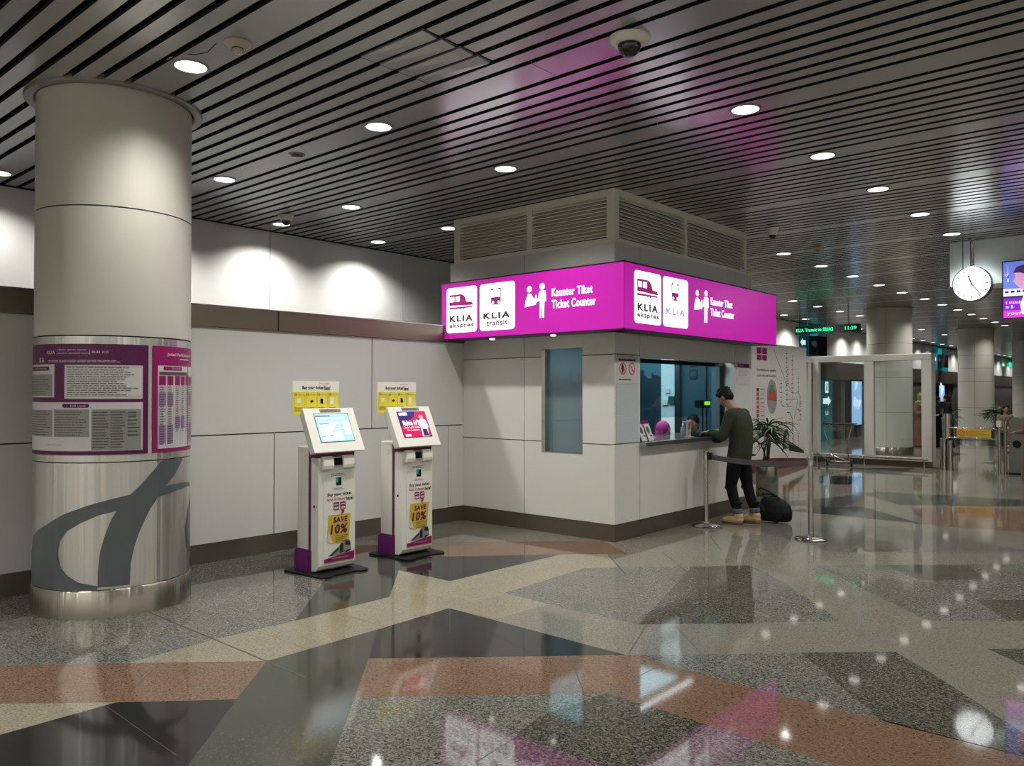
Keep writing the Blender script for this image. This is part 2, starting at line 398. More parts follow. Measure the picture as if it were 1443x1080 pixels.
FLOOR = [
 (1, [(-4.268,0.297), (-4.260,1.236), (-4.259,1.759), (-4.686,1.359), (-5.702,0.392)]),
 (1, [(-4.818,2.057), (-4.860,2.614), (-4.830,3.205), (-4.840,4.073), (-5.501,4.736), (-4.856,4.747), (-4.837,6.256), (-4.503,6.582), (-4.079,6.144), (-4.300,5.910), (-4.245,4.759), (-3.773,4.747), (-3.796,4.173), (-4.243,4.149), (-4.237,3.461), (-4.234,2.620)]),
 (2, [(-6.538,0.448), (-4.818,2.057), (-4.860,2.614), (-4.830,3.205), (-5.644,4.036), (-7.135,5.504), (-7.219,7.156), (-6.429,7.065), (-8.260,0.562)]),
 (0, [(-6.707,5.175), (-6.952,5.963), (-7.219,7.156), (-5.860,7.175), (-4.764,7.096), (-4.357,6.665), (-5.426,6.408), (-5.985,6.126)]),
 (4, [(-6.061,4.204), (-6.738,5.199), (-5.985,6.126), (-5.643,6.428), (-4.936,7.134), (-4.350,6.717), (-4.837,6.256), (-5.936,5.093)]),
 (5, [(-4.830,3.205), (-5.630,4.015), (-6.387,4.740), (-5.961,5.205), (-5.501,4.736), (-4.840,4.073)]),
 (6, [(-5.501,4.736), (-4.856,4.747), (-4.837,6.256), (-5.936,5.093)]),
 (6, [(-4.237,3.461), (-4.254,4.152), (-2.687,4.124), (-3.812,3.048)]),
 (5, [(-4.234,2.620), (-4.237,3.461), (-3.812,3.048), (-2.844,2.066), (-2.138,1.349), (-2.591,0.952), (-3.302,1.664), (-3.827,2.190)]),
 (6, [(-4.268,0.297), (-4.260,1.236), (-4.254,1.758), (-3.827,2.190), (-3.302,1.664), (-2.591,0.952), (-3.402,0.240)]),
 (4, [(-6.505,0.446), (-4.818,2.057), (-4.234,2.620), (-3.827,2.190), (-4.255,1.757), (-4.683,1.358), (-5.702,0.392)]),
 (2, [(-3.383,2.612), (-2.427,3.538), (-1.824,3.525), (-1.231,3.500), (-0.401,3.462), (-0.271,2.311), (-2.138,1.349), (-2.844,2.066)]),
 (3, [(-2.502,3.063), (-2.427,3.538), (-1.824,3.525), (-1.816,3.057), (-1.838,2.705), (-2.398,2.637)]),
 (2, [(-2.613,4.189), (-1.467,5.278), (-1.157,4.964), (-0.666,4.415), (0.293,3.358), (0.346,3.940), (-0.624,4.131), (-1.782,4.117), (-2.435,4.136)]),
 (3, [(-1.905,4.875), (-1.469,5.277), (-1.157,4.964), (-0.666,4.415), (0.293,3.358), (-0.238,4.134), (-1.225,4.139)]),
 (4, [(-3.812,3.048), (-2.687,4.124), (-2.615,4.187), (-2.435,4.136), (-1.782,4.117), (-0.624,4.131), (0.360,4.095), (0.300,3.433), (-0.401,3.462), (-1.231,3.500), (-1.824,3.525), (-2.427,3.538), (-3.383,2.612)]),
 (2, [(-4.245,4.759), (-4.300,5.910), (-3.217,7.023), (-2.764,6.640), (-1.951,5.726), (-2.998,4.714), (-3.651,4.721)]),
 (3, [(-3.591,6.614), (-3.211,7.009), (-2.613,5.795), (-2.388,5.273), (-2.978,4.732)]),  # darker patch painted in for the booth's reflection, not another stone
 (2, [(-2.760,7.439), (0.472,10.398), (0.349,7.750), (-1.498,6.148), (-1.985,6.630)]),
 (3, [(-2.260,7.867), (-1.691,8.369), (-1.448,7.834), (-1.876,7.423)]),
 (3, [(-1.368,7.002), (0.386,8.546), (0.349,7.750), (-1.076,6.519)]),
 (3, [(-1.052,5.716), (0.649,7.267), (0.456,5.144), (-0.828,5.508)]),
 (2, [(-4.254,8.986), (-3.741,9.930), (-2.982,10.108), (-2.346,10.027), (-1.427,9.532), (-1.414,9.447), (-2.880,8.154), (-3.591,8.631)]),
 (3, [(-2.825,9.249), (-2.555,9.098), (-2.333,8.637), (-2.719,8.296)]),
 (6, [(-4.317,10.615), (-4.133,11.318), (-3.671,11.680), (-2.633,10.622), (-4.006,10.634)]),
 (5, [(-4.127,13.135), (-4.098,13.607), (-1.606,14.135), (-1.537,13.520), (-3.337,12.211)]),
 (6, [(-5.668,15.454), (-5.010,15.951), (-4.714,14.254), (-5.222,14.238)]),
 (5, [(-4.946,10.885), (-4.511,11.979), (-4.119,13.108), (-3.826,11.683), (-4.178,11.278)]),
 (5, [(-5.734,17.520), (-4.714,18.426), (-4.567,16.607), (-5.584,16.635)]),
 (4, [(-2.633,10.622), (-3.125,12.024), (-2.419,12.648), (-1.007,12.876), (-0.852,10.876), (-1.614,10.796), (-2.406,10.617)]),
 (4, [(-5.194,11.812), (-5.568,12.948), (-5.820,14.481), (-5.179,13.985), (-4.972,12.958)]),
 (5, [(-4.002,20.658), (-3.750,21.382), (-3.602,20.534)]),
 (5, [(-5.579,24.279), (-4.761,23.647), (-4.896,21.993)]),
]
SEAMS = [
 ((-5.793,2.633), (-3.831,2.613), 0.012, 8),
 ((-5.900,2.321), (-5.412,2.310), 0.004, 7),
 ((-5.774,2.906), (-4.229,2.904), 0.004, 7),
 ((-5.727,1.697), (-5.213,1.693), 0.004, 7),
 ((-4.751,1.378), (-5.020,1.704), 0.004, 7),
 ((-4.235,1.756), (-4.673,2.184), 0.004, 7),
 ((-4.237,1.704), (-3.426,1.680), 0.004, 7),
 ((-3.383,3.470), (-2.949,3.026), 0.004, 7),
 ((-2.933,3.884), (-2.511,3.450), 0.004, 7),
 ((-2.426,3.538), (-2.436,4.135), 0.004, 7),
 ((-2.681,4.139), (-2.934,4.771), 0.004, 7),
 ((-2.761,4.856), (-2.277,4.375), 0.004, 7),
 ((-4.243,4.149), (-3.807,3.722), 0.004, 7),
 ((-4.503,6.582), (-3.873,5.946), 0.008, 7),
 ((-4.122,7.012), (-3.548,6.418), 0.008, 7),
 ((-4.224,8.189), (-3.739,7.493), 0.007, 7),
 ((-4.827,3.533), (-4.248,3.526), 0.004, 7),
 ((-6.337,3.668), (-6.357,4.216), 0.012, 7),
 ((-6.191,3.904), (-5.449,3.437), 0.003, 7),
 ((-4.015,5.337), (-3.619,4.855), 0.004, 7),
 ((-3.041,3.737), (-4.125,4.076), 0.001, 7),
 ((-1.887,5.692), (-1.602,5.420), 0.004, 7),
 ((-2.242,5.183), (-2.019,4.958), 0.004, 7),
 ((-3.326,7.009), (-1.970,5.710), 0.003, 7),
 ((-5.116,6.042), (-5.636,6.655), 0.004, 7),
 ((-2.399,2.501), (-2.443,2.896), 0.004, 7),
 ((-3.091,7.426), (-3.539,8.505), 0.003, 7),
]
build_floor()
# ------------------------------------------------------------------ ceiling of metal slats
def build_ceiling():
    mb = MB(); X0, X1 = -9.60, 9.4
    def slat(yc, wd, z=ZC, xs=None):
        for a, b in (xs or [(X0, X1)]):
            y0, y1 = yc-wd/2, yc+wd/2
            # shallow pan: flat face with turned up edges
            mb.add([(a, y0, z+.02), (a, y0+.004, z), (a, y1-.004, z), (a, y1, z+.02), (b, y0, z+.02), (b, y0+.004, z), (b, y1-.004, z), (b, y1, z+.02)],
                   [(1, 2, 6, 5), (0, 3, 2, 1), (4, 5, 6, 7)], 0)
            o_ = len(mb.v)-8; mb.f += [[o_, o_+1, o_+5, o_+4], [o_+2, o_+3, o_+7, o_+6]]; mb.m += [1, 1]; mb.sm += [False, False]  # turned up edges coloured black to stand for shade in the gaps
    k = -4
    while 2.60+1.62*k < 62:
        yw = 2.60+1.62*k
        slat(yw, .324-.044, xs=[(X0+3.1*j, X0+3.1*(j+1)-.004) for j in range(7)] if yw < 12 else None)
        for j in range(8):
            yc = yw+.162*1.5+.162*j
            if 3.2 < yc < 3.92:
                slat(yc, .118, xs=[(X0, -4.19), (-3.565, X1)])
                y0, y1 = yc-.059, yc+.059
                mb.add([(-4.19, y0, ZC+.004), (-4.19, y1, ZC+.004), (-3.59, y1, ZC-.012), (-3.59, y0, ZC-.002), (-4.19, y0, ZC+.016), (-4.19, y1, ZC+.016), (-3.59, y1, ZC+.006), (-3.59, y0, ZC+.012)],
                       [(0, 1, 2, 3), (4, 7, 6, 5), (0, 4, 5, 1), (1, 5, 6, 2), (2, 6, 7, 3), (3, 7, 4, 0)], 0)
            else: slat(yc, .118)
        k += 1
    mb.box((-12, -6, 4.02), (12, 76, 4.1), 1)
    # carrier rails above the slats
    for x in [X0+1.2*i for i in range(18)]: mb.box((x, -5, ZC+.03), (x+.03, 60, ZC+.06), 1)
    struct(mb.build('ceiling', ['ceiling_slat', 'ceiling_void_shade']))
build_ceiling()

# ------------------------------------------------------------------ walls
YB = 7.147; XB = -4.798; XW = -7.08; XU = -9.65
def panel_run(mb, u0, u1, z0, z1, seams_u, seams_z, put, g=.006):
    us = [u0]+sorted(seams_u)+[u1]; zs = [z0]+sorted(seams_z)+[z1]
    for i in range(len(us)-1):
        for j in range(len(zs)-1):
            a = us[i]+(g if i else 0); b = us[i+1]-(g if i < len(us)-2 else 0)
            c = zs[j]+(g if j else 0); d = zs[j+1]-(g if j < len(zs)-2 else 0)
            put(a, b, c, d)
mb = MB()
ylow = [4.454-2.44*2, 4.454-2.44, 4.454, 6.893]; ymid = [5.694-2.44*3, 5.694-4.88, 3.254, 5.694]
put = lambda a, b, c, d: mb.box((XW-.03, a, c), (XW, b, d), 0)
panel_run(mb, -5, YB-.002, .184, 1.19, ylow, [], put)
panel_run(mb, -5, YB-.002, 1.202, 2.22, ymid, [], put)
mb.box((XW-.2, -5, 0), (XW-.02, YB-.002, 2.2), 1)
mb.box((XU, -5, 2.36), (XW-.03, YB-.4, 2.415), 1)
struct(mb.build('wall_left', ['wall_panel', 'panel_core']))
mb = MB(); mb.box((XW-.02, -5, 0), (XW+.002, YB-.002, .18), 0); struct(mb.build('baseboard_left', ['kick']))
mb = MB()
for a, b in ((-5, 4.47), (4.482, YB-.002)):
    mb.box((XW-.03, a, 2.222), (XW+.03, b, 2.418), 0)
mb.box((XW-.1, -5, 2.418), (XW+.036, YB-.002, 2.428), 1)
struct(mb.build('trim_1', ['bronze', 'chrome_dark']))
mb = MB()
put = lambda a, b, c, d: mb.box((XU-.03, a, c), (XU, b, d), 0)
panel_run(mb, -5, 24.68, 2.36, 3.80, [5.991+2.39*i for i in range(-4, 8)], [], put)
panel_run(mb, 27.07, 40.7, 2.36, 3.80, [29.9, 32.3, 34.7, 37.1, 39.5], [], put)
panel_run(mb, 43.6, 62, 2.36, 3.80, [46+2.4*i for i in range(6)], [], put)
mb.box((XU-.2, -5, 2.3), (XU-.031, 62, 4.0), 1)
struct(mb.build('wall_left', ['wall_panel', 'panel_core']))
# lower far wall behind the glass screen: bronze band, grey stone, dark door recesses
mb = MB()
mb.box((XU-.25, 10.6, 0), (XU-.15, 62, 2.3), 1)
for a, b in ((10.6, 27.6), (28.5, 28.9), (30.6, 35.5), (37.5, 41.0), (45, 48), (50, 62)):
    mb.box((XU-.15, a, 0), (XU-.02, b, 2.06), 0)
struct(mb.build('wall_far', ['far_stone', 'far_dark']))
mb = MB(); mb.box((XU-.03, 10.6, 2.06), (XU+.04, 62, 2.66), 0); struct(mb.build('trim_2', ['bronze']))
mb = MB(); mb.box((-12, 62, 0), (12, 62.2, 4.0), 0); struct(mb.build('wall_end', ['far_stone']))
mb = MB(); mb.box((9.4, -5, 0), (9.6, 62, 4.0), 0); struct(mb.build('wall_right', ['wall_panel']))  # unseen wall, made white to throw fill light into the hall
mb = MB(); mb.box((-12, -4.2, 0), (9.4, -4.0, 4.0), 0); struct(mb.build('wall_back', ['wall_panel']))  # likewise unseen and white, put in for its fill light
# bulkhead over the gates
mb = MB(); mb.box((-2.866, 13.1, 3.17), (4.5, 13.7, 4.0), 0); mb.box((-2.70, 13.097, 3.17), (-2.69, 13.1, 3.81), 1)
struct(mb.build('trim_3', ['bulkhead', 'seam']))

# ------------------------------------------------------------------ the ticket booth
BT = thing('ticket_booth', 'white panelled corner ticket booth with louvred top, counter window and dark plinth', 'booth', (XB-1.2, YB+1.7, 0))
XE = -7.31; YE = 10.56
mb = MB()   # outer panels; the core behind shows in the joints
T = .03
def pl(a, b, c, d): mb.box((a, YB, c), (b, YB+T, d), 0)        # left face
def pr(a, b, c, d): mb.box((XB-T, a, c), (XB, b, d), 0)        # right face
g = .005
WX0, WX1, WZ0, WZ1 = -5.806, -5.219, .912, 2.105
for c, d in ((.184, 1.040), (1.040, 2.015), (2.015, 3.235)):
    lo = c+(g if c > .2 else 0); hi = d-(g if d < 3 else 0)
    pl(-7.21 if d < 2.4 else XE, -6.069-g, lo, hi)
pl(-6.069+g, WX0, .184, .912); pl(-6.069+g, WX0, .912, 1.035); pl(-6.069+g, WX0, 1.045, 2.010); pl(-6.069+g, WX0, 2.020, 3.235)
pl(WX0, WX1, .184, WZ0); pl(WX0, WX1, WZ1, 3.235)
pl(WX1, XB-T, .184, 1.035); pl(WX1, XB-T, 1.045, 2.010); pl(WX1, XB-T, 2.020, 3.235)
RY0, RY1, RZ0, RZ1 = 7.65, 10.035, 1.045, 2.0
pr(YB, RY0-g, .184, 1.040); pr(YB, RY0-g, 1.050, 2.015); pr(YB, RY0-g, 2.025, 3.235)
pr(RY0+g, RY1, .184, 1.045); pr(RY0+g, RY1-g, 2.0, 3.235); pr(RY1+g, YE, .184, 3.235)
mb.box((XE, YE-T, .184), (XB-T, YE, 3.235), 0)
mb.box((XE, YB+T, 2.44), (XE+T, YE, 3.235), 0)
mb.build('wall_panel', ['panel'], BT)
mb = MB()   # core
for a, b in ((-7.2, WX0), (WX1, XB-T)): mb.box((a, YB+T, 0), (b, YB+.06, 3.2))
mb.box((WX0, YB+T, 0), (WX1, YB+.06, WZ0)); mb.box((WX0, YB+T, WZ1), (WX1, YB+.06, 3.2)); mb.box((-7.25, YB+T, 2.45), (-7.2, YB+.06, 3.2))
mb.box((XB-.06, YB+T, 0), (XB-T, RY0, 3.2)); mb.box((XB-.06, RY1, 0), (XB-T, YE-T, 3.2)); mb.box((XB-.06, RY0, 0), (XB-T, RY1, 1.0)); mb.box((XB-.06, RY0, 2.0), (XB-T, RY1, 3.2))
mb.box((XE+T, YE-.06, 0), (XB-.06, YE-T, 3.2))
mb.build('inner_core', ['panel_core'], BT)
mb = MB()
mb.box((-7.215, YB-.003, .002), (XB-.03, YB+.03, .180)); mb.box((XB-.03, YB-.003, .002), (XB+.003, YE+.003, .180))
mb.build('kick_plate', ['kick'], BT)
# louvred plenum
mb = MB(); LX0, LY1 = -7.24, 10.40
zl0, zl1 = 3.235, ZC-.002
mb.box((XE, YB-.002, zl0), (XB-.05, YB+.05, zl0+.012)); mb.box((XB-.05, YB-.002, zl0), (XB+.002, YE, zl0+.012))
mb.box((LX0, YB, zl1-.075), (XB-.1, YB+.06, zl1)); mb.box((LX0, YB, zl0+.012), (XB-.1, YB+.06, zl0+.045))
mb.box((XB-.06, YB+.09, zl1-.075), (XB, LY1, zl1)); mb.box((XB-.06, YB+.09, zl0+.012), (XB, LY1, zl0+.045)); mb.box((XB-.10, YB-.001, zl0+.012), (XB+.001, YB+.09, zl1))
for a, b in ((LX0, LX0+.10), (-6.03, -5.95)): mb.box((a, YB-.001, zl0+.012), (b, YB+.06, zl1))
for a, b in ((8.68, 8.74), (LY1-.07, LY1)): mb.box((XB-.06, a, zl0+.012), (XB+.001, b, zl1))
mb.build('louver_frame', ['louver'], BT)
for nm, span, face in (('l', (LX0+.1, -6.03), 0), ('l', (-5.95, XB-.1), 0), ('r', (YB+.09, 8.68), 1), ('r', (8.74, LY1-.07), 1)):
    mb = MB(); n = 11
    for i in range(n):
        z = zl0+.05+(zl1-.08-zl0-.05)*(i+.2)/n
        if face == 0:
            a, b = span
            mb.prism([(a, YB+.012, z), (a, YB+.054, z+.046), (a, YB+.054, z+.050), (a, YB+.008, z+.008)], (b-a, 0, 0))
        else:
            a, b = span
            mb.prism([(XB-.012, a, z), (XB-.054, a, z+.046), (XB-.054, a, z+.050), (XB-.008, a, z+.008)], (0, b-a, 0))
    mb.build('louver_blades', ['louver'], BT)
mb = MB(); mb.box((LX0+.02, YB+.06, zl0), (XB-.06, LY1-.02, zl1-.01)); mb.build('plenum_box', ['far_dark'], BT)
# side window
mb = MB()
mb.box((WX0, YB+.002, WZ0), (WX0+.05, YB+.10, WZ1)); mb.box((WX0, YB+.004, WZ0-.004), (WX1, YB+.10, WZ0+.012)); mb.box((WX1-.006, YB+.002, WZ0), (WX1, YB+.1, WZ1)); mb.box((WX0, YB+.002, WZ1-.006), (WX1, YB+.1, WZ1))
o = mb.build('side_window_frame', ['steel_plain' if 'steel_plain' in M else 'chrome'], BT)
mb = MB(); mb.box((WX0+.05, YB+.075, WZ0+.012), (WX1-.006, YB+.083, WZ1-.006)); mb.build('side_window_pane', ['frosted_glass'], BT)
# counter window: reveal, frame, panes
mb = MB()
mb.box((XB-.20, RY1-.02, RZ0), (XB-.002, RY1, RZ1)); mb.build('window_reveal', ['panel'], BT)
mb = MB(); mb.box((XB-.20, RY0, RZ0), (XB-.002, RY0+.012, RZ1))
mb.build('window_reveal', ['panel'], BT)
mb = MB()
XG = XB-.17
mb.box((XG-.03, RY0, RZ1-.05), (XG+.03, RY1-.02, RZ1)); mb.box((XG-.03, RY1-.05, RZ0), (XG+.03, RY1-.02, RZ1-.05)); mb.box((XG-.03, RY0, RZ0), (XG+.03, RY0+.02, RZ1-.05))
mb.build('counter_window_frame', ['black_gloss'], BT)
mb = MB(); mb.box((XG-.004, RY0+.02, 1.30), (XG+.004, RY1-.05, RZ1-.05)); mb.build('upper_window_pane', ['booth_glass'], BT)
for a, b in ((7.68, 8.25), (9.05, 9.18), (9.62, 9.98)):
    mb = MB(); mb.box((XG-.004, a, 1.075), (XG+.004, b, 1.30)); mb.build('lower_window_pane', ['booth_glass'], BT)
mb = MB(); mb.box((XB-.75, RY0+.01, 1.02), (XB-.02, RY1-.03, 1.048), 0); mb.box((XB-.02, RY0-.005, 1.0), (XB+.085, 9.95, 1.050), 1)
mb.build('counter', ['worktop', 'counter_edge'], BT, bevel=.006)
# the room inside
mb = MB()
mb.box((-7.19, YB+.06, 0), (-7.15, 10.49, 2.6), 0); mb.box((-7.15, 10.45, 0), (XB-.06, 10.49, 2.6), 0)
mb.box((-7.15, YB+.06, 2.45), (XB-.06, 10.45, 2.5), 3); mb.box((-7.15, YB+.06, .003), (XB-.06, 10.45, .02), 4)
F = Frame((0, 10.45, 0), (1, 0, 0), (0, -1, 0))
def skyline(F, u0, u1, zb, seed):
    rnd = random.Random(seed); frect(mb, F, u0, zb-.9, u1, zb+.75, .002, 1)
    pts = [(u0, zb-.9), (u1, zb-.9)]; u = u1
    pts.append((u1, zb))
    while u > u0:
        h = rnd.uniform(-.02, .11); wd = rnd.uniform(.03, .09); a = max(u0, u-wd)
        pts += [(u, zb+h), (a, zb+h)]; u = a
    fpoly(mb, F, pts, .004, 2)
skyline(F, -7.1, -6.18, 1.84, 3)
F2 = Frame((-7.15, 0, 0), (0, 1, 0), (1, 0, 0)); skyline(F2, 8.3, 10.4, 1.80, 5)
frect(mb, F, -6.175, .05, -5.912, 2.4, .006, 3)
frect(mb, F, -5.20, .05, -5.0, 1.72, .006, 3)
mb.build('inner_room', ['inner_teal', 'inner_sky', 'inner_navy', 'inner_white', 'inner_floor'], BT)
mb = MB(); mb.box((-5.912, 10.38, .05), (-5.835, 10.45, 2.4), 0); mb.box((-5.44, 10.43, .05), (-5.425, 10.45, 2.4), 1); mb.build('door_post', ['chrome_dark', 'ink'], BT)
mb = MB(); mb.box((-6.03, 10.40, 1.44), (-5.93, 10.442, 1.55), 0); mb.box((-6.15, 10.41, 1.42), (-6.05, 10.442, 1.50), 1); mb.box((-6.09, 10.42, 1.60), (-6.02, 10.442, 1.66), 1)
mb.build('door_entry_device', ['device_green', 'white_plastic'], BT)
mb = MB(); F3 = Frame((0, 10.44, 0), (1, 0, 0), (0, -1, 0))
for z in (1.98, 1.80): fround(mb, F3, -5.70, z, -5.58, z+.15, .02, .001, 0); frect(mb, F3, -5.68, z+.05, -5.60, z+.11, .002, 1)
mb.build('sticker', ['inner_navy', 'inner_teal'], BT)
ld = bpy.data.lights.new('booth_inner_lamp', 'AREA'); ld.shape = 'RECTANGLE'; ld.size = 1.8; ld.size_y = 2.4; ld.energy = BOOTH_W; ld.color = (.85, .97, 1)
lo = bpy.data.objects.new('booth_inner_lamp', ld); C.objects.link(lo); lo.parent = BT; lo.location = Vector((-6.0, 8.9, 2.43))-BT.location
# film tiles on the pillar
mb = MB()
for a, b in ((1.052, 1.352), (1.356, 1.69)): mb.box((XB, YB+.03, a), (XB+.003, RY0-.03, b))
mb.build('pillar_tile', ['film_tile'], BT)

# ------------------------------------------------------------------ illuminated sign round the corner
SO = .35; YS = YB-SO; XS = XB+SO; SZ0, SZ1 = 2.25, 2.935
SL, SR = -7.10, 10.56
SG = thing('illuminated_sign', 'glowing magenta light box sign wrapping the corner of the ticket booth', 'sign', (XS, YS, SZ0))
mb = MB()
mb.box((SL, YS+.004, SZ0), (XS-.004, YB-.001, SZ1)); mb.box((XB+.001, YS+.01, SZ0), (XS-.004, SR, SZ1))
mb.build('sign_case', ['sign_edge'], SG)
mb = MB(); mb.box((SL-.01, YS-.004, SZ1-.004), (XS+.004, YS+.03, SZ1+.010)); mb.box((XS-.03, YS-.004, SZ1-.004), (XS+.004, SR+.01, SZ1+.010))
mb.box((SL-.01, YS-.004, SZ0-.01), (XS+.004, YS+.03, SZ0+.004)); mb.box((XS-.03, YS-.004, SZ0-.01), (XS+.004, SR+.01, SZ0+.004)); mb.build('sign_edge_trim', ['sign_edge'], SG)
FL = Frame((0, YS, 0), (1, 0, 0), (0, -1, 0)); FR = Frame((XS, 0, 0), (0, 1, 0), (1, 0, 0))
def sign_side(F, e0, e1, b1, b2, pic, tx, faint):
    mb = MB(); frect(mb, F, e0, SZ0+.006, e1, SZ1-.006, .002, 0); mb.build('sign_face', ['sign_magenta'], SG)
    z0, z1 = 2.325, 2.872
    for k, (a, b) in enumerate((b1, b2)):
        mb = MB(); fround(mb, F, a, z0, b, z1, .045, .004, 0)
        W = b-a; Hh = z1-z0
        def N(pts): return [(a+u*W, z1-v*Hh) for u, v in pts]
        ink = 2 if not (k and faint) else 3
        if k == 0:
            fpoly(mb, F, N([(.10, .39), (.10, .155), (.48, .155), (.57, .18), (.63, .24), (.66, .33), (.84, .35), (.88, .40), (.84, .415)]), .006, 1)
            fpoly(mb, F, N([(.10, .475), (.10, .43), (.88, .435), (.84, .465)]), .006, 1)
            for u in (.46, .56): fpoly(mb, F, N([(u, .465), (u+.05, .465), (u+.04, .495), (u+.01, .495)]), .006, 1)
            for u0, u1 in ((.13, .27), (.31, .45)): fpoly(mb, F, N([(u0, .315), (u0, .20), (u1, .20), (u1, .315)]), .008, 0)
            ftext(mb, F, 'KLIA', a+.11*W, z1-.76*Hh, a+.87*W, z1-.62*Hh, .006, 2, .05, 0, 1.3)
            ftext(mb, F, 'ekspres', a+.10*W, z1-.915*Hh, a+.90*W, z1-.785*Hh, .006, 2, .03, 0, 1.12)
        else:
            fpoly(mb, F, N([(.37, .46), (.33, .42), (.33, .30), (.61, .30), (.61, .42), (.57, .46)]), .006, 1)
            for x0 in (.33, .605): fpoly(mb, F, N([(x0-.008, .30), (x0-.008, .12), (x0+.01, .12), (x0+.01, .30)]), .006, 1)
            for x0 in (.33, .54): fpoly(mb, F, N([(x0, .145), (x0, .11), (x0+.07, .11), (x0+.07, .145)]), .006, 1)
            for x0 in (.39, .55): fdisc(mb, F, a+x0*W, z1-.41*Hh, .018, .008, 0, 16)
            ftext(mb, F, 'KLIA', a+.11*W, z1-.755*Hh, a+.87*W, z1-.62*Hh, .006, ink, .05, 0, 1.3)
            if not faint: ftext(mb, F, 'transit', a+.20*W, z1-.90*Hh, a+.80*W, z1-.785*Hh, .006, ink, .03, 0, 1.12)
            else: ftext(mb, F, 'transit', a+.20*W, z1-.90*Hh, a+.80*W, z1-.79*Hh, .006, 4, .0)
        mb.build('train_emblem', ['sign_white', 'sign_purple', 'sign_text', 'sign_faint', 'sign_fainter'], SG)
    mb = MB(); p0, p1 = pic; W = p1-p0; c = 2.61
    def Q(pts): return [(p0+u*W, c+v*.30) for u, v in pts]
    # two people at a counter
    fpoly(mb, F, Q([(.0, -.18), (.55, -.10), (.52, -.02), (.30, .30), (.16, .32), (.05, .10)]), .005)
    fdisc(mb, F, p0+.22*W, c+.145, .035, .006)
    fpoly(mb, F, Q([(.46, .02), (.50, .25), (.56, .25), (.55, .02)]), .005)
    fpoly(mb, F, Q([(.62, .10), (.70, .38), (.98, .38), (1.0, -.02), (.92, -.02), (.90, -.62), (.84, -.62), (.83, -.2), (.79, -.2), (.78, -.62), (.71, -.62), (.71, .05), (.45, -.03), (.45, -.08)]), .006)
    fdisc(mb, F, p0+.82*W, c+.16, .036, .007)
    mb.build('counter_pictogram', ['sign_white'], SG)
    mb = MB(); a, b = tx
    ftext(mb, F, 'Kaunter Tiket', a, 2.645, a+(b-a)*.93, 2.735, .005, 0, .022, 0, 1.08)
    ftext(mb, F, 'Ticket Counter', a, 2.515, b, 2.610, .005, 0, .022, 0, 1.08)
    mb.build('lettering', ['sign_white'], SG)
sign_side(FL, SL, XS, (-7.015, -6.50), (-6.455, -5.905), (-5.758, -5.452), (-5.373, -4.79), False)
sign_side(FR, YS, SR, (6.985, 7.52), (7.56, 8.11), (8.249, 8.60), (8.655, 9.27), True)
for x in (-6.37, -5.45):
    mb = MB(); mb.lathe([(.03, 0), (.032, .012), (.0, .012)], (x, YS+.12, SZ0-.022), 16, 0); mb.build('underside_lamp', ['lamp_glow'], SG)

# ------------------------------------------------------------------ round column with posters
CX, CY, CR = -6.372, 2.61, .543
def bend(mb, r=CR):
    """u = arc length measured at CR, wrapped round the column"""
    vs = []
    for (u, z, d) in mb.v:
        a = u/CR; vs.append((CX+(r+d)*math.cos(a), CY+(r+d)*math.sin(a), z))
    mb.v = vs; return mb
class CMB(MB):
    def build(s, name, mats, parent=None, step=.04, **k):
        # cut the flat print into strips so that it can follow the curve
        bm = bmesh.new(); vv = [bm.verts.new(p) for p in s.v]
        for f, m in zip(s.f, s.m):
            try: fc = bm.faces.new([vv[i] for i in f]); fc.material_index = m
            except ValueError: pass
        xs = [p[0] for p in s.v]; x = min(xs)+step
        big = [f for f in bm.faces]
        bmesh.ops.triangulate(bm, faces=bm.faces[:])
        while x < max(xs):
            bmesh.ops.bisect_plane(bm, geom=bm.verts[:]+bm.edges[:]+bm.faces[:], plane_co=(x, 0, 0), plane_no=(1, 0, 0)); x += step
        bm.verts.index_update()
        t = MB(); t.v = [tuple(v.co) for v in bm.verts]; t.f = [[v.index for v in f.verts] for f in bm.faces]; t.m = [f.material_index for f in bm.faces]; t.sm = [False]*len(t.f)
        bm.free(); bend(t)
        return t.build(name, mats, parent, fix=False, **k)
def flat(): return Frame((0, 0, 0), (1, 0, 0), (0, 0, 1), (0, 1, 0))
# flat frame: x = arc, y = height, z = lift; remap to (u, z, d)
def A(deg): return math.radians(deg)*CR
CO = thing('round_column', 'big round column by the left wall, white above and brushed steel below', 'column', (CX, CY, 0), 'round columns of the hall')
def col_shell(parent, x, y, r, z0, z1, name, m, joint=None, n=72):
    mb = MB(); c = (x, y, 0)
    if joint is None: mb.lathe([(r, z0), (r, z1)], c, n, 0)
    else:
        gap = .006/r; a0 = math.radians(joint)+gap/2; span = 2*PI-gap
        for z_a, z_b in ((z0, z1),):
            pts = [(x+r*math.cos(a0+span*i/n), y+r*math.sin(a0+span*i/n)) for i in range(n+1)]
            inn = [(x+(r-.02)*math.cos(a0+span*i/n), y+(r-.02)*math.sin(a0+span*i/n)) for i in range(n+1)]
            vs = [(p[0], p[1], z_a) for p in pts]+[(p[0], p[1], z_b) for p in pts]+[(p[0], p[1], z_a) for p in inn]+[(p[0], p[1], z_b) for p in inn]
            k = n+1; fs = []
            for i in range(n):
                fs += [(i, i+1, k+i+1, k+i), (2*k+i, 3*k+i, 3*k+i+1, 2*k+i+1), (i, 2*k+i, 2*k+i+1, i+1), (k+i, k+i+1, 3*k+i+1, 3*k+i)]
            fs += [(0, k, 3*k, 2*k), (n, 2*k+n, 3*k+n, k+n)]
            mb.add(vs, fs, 0, True)
    o = mb.build(name, [m], parent)
    return o
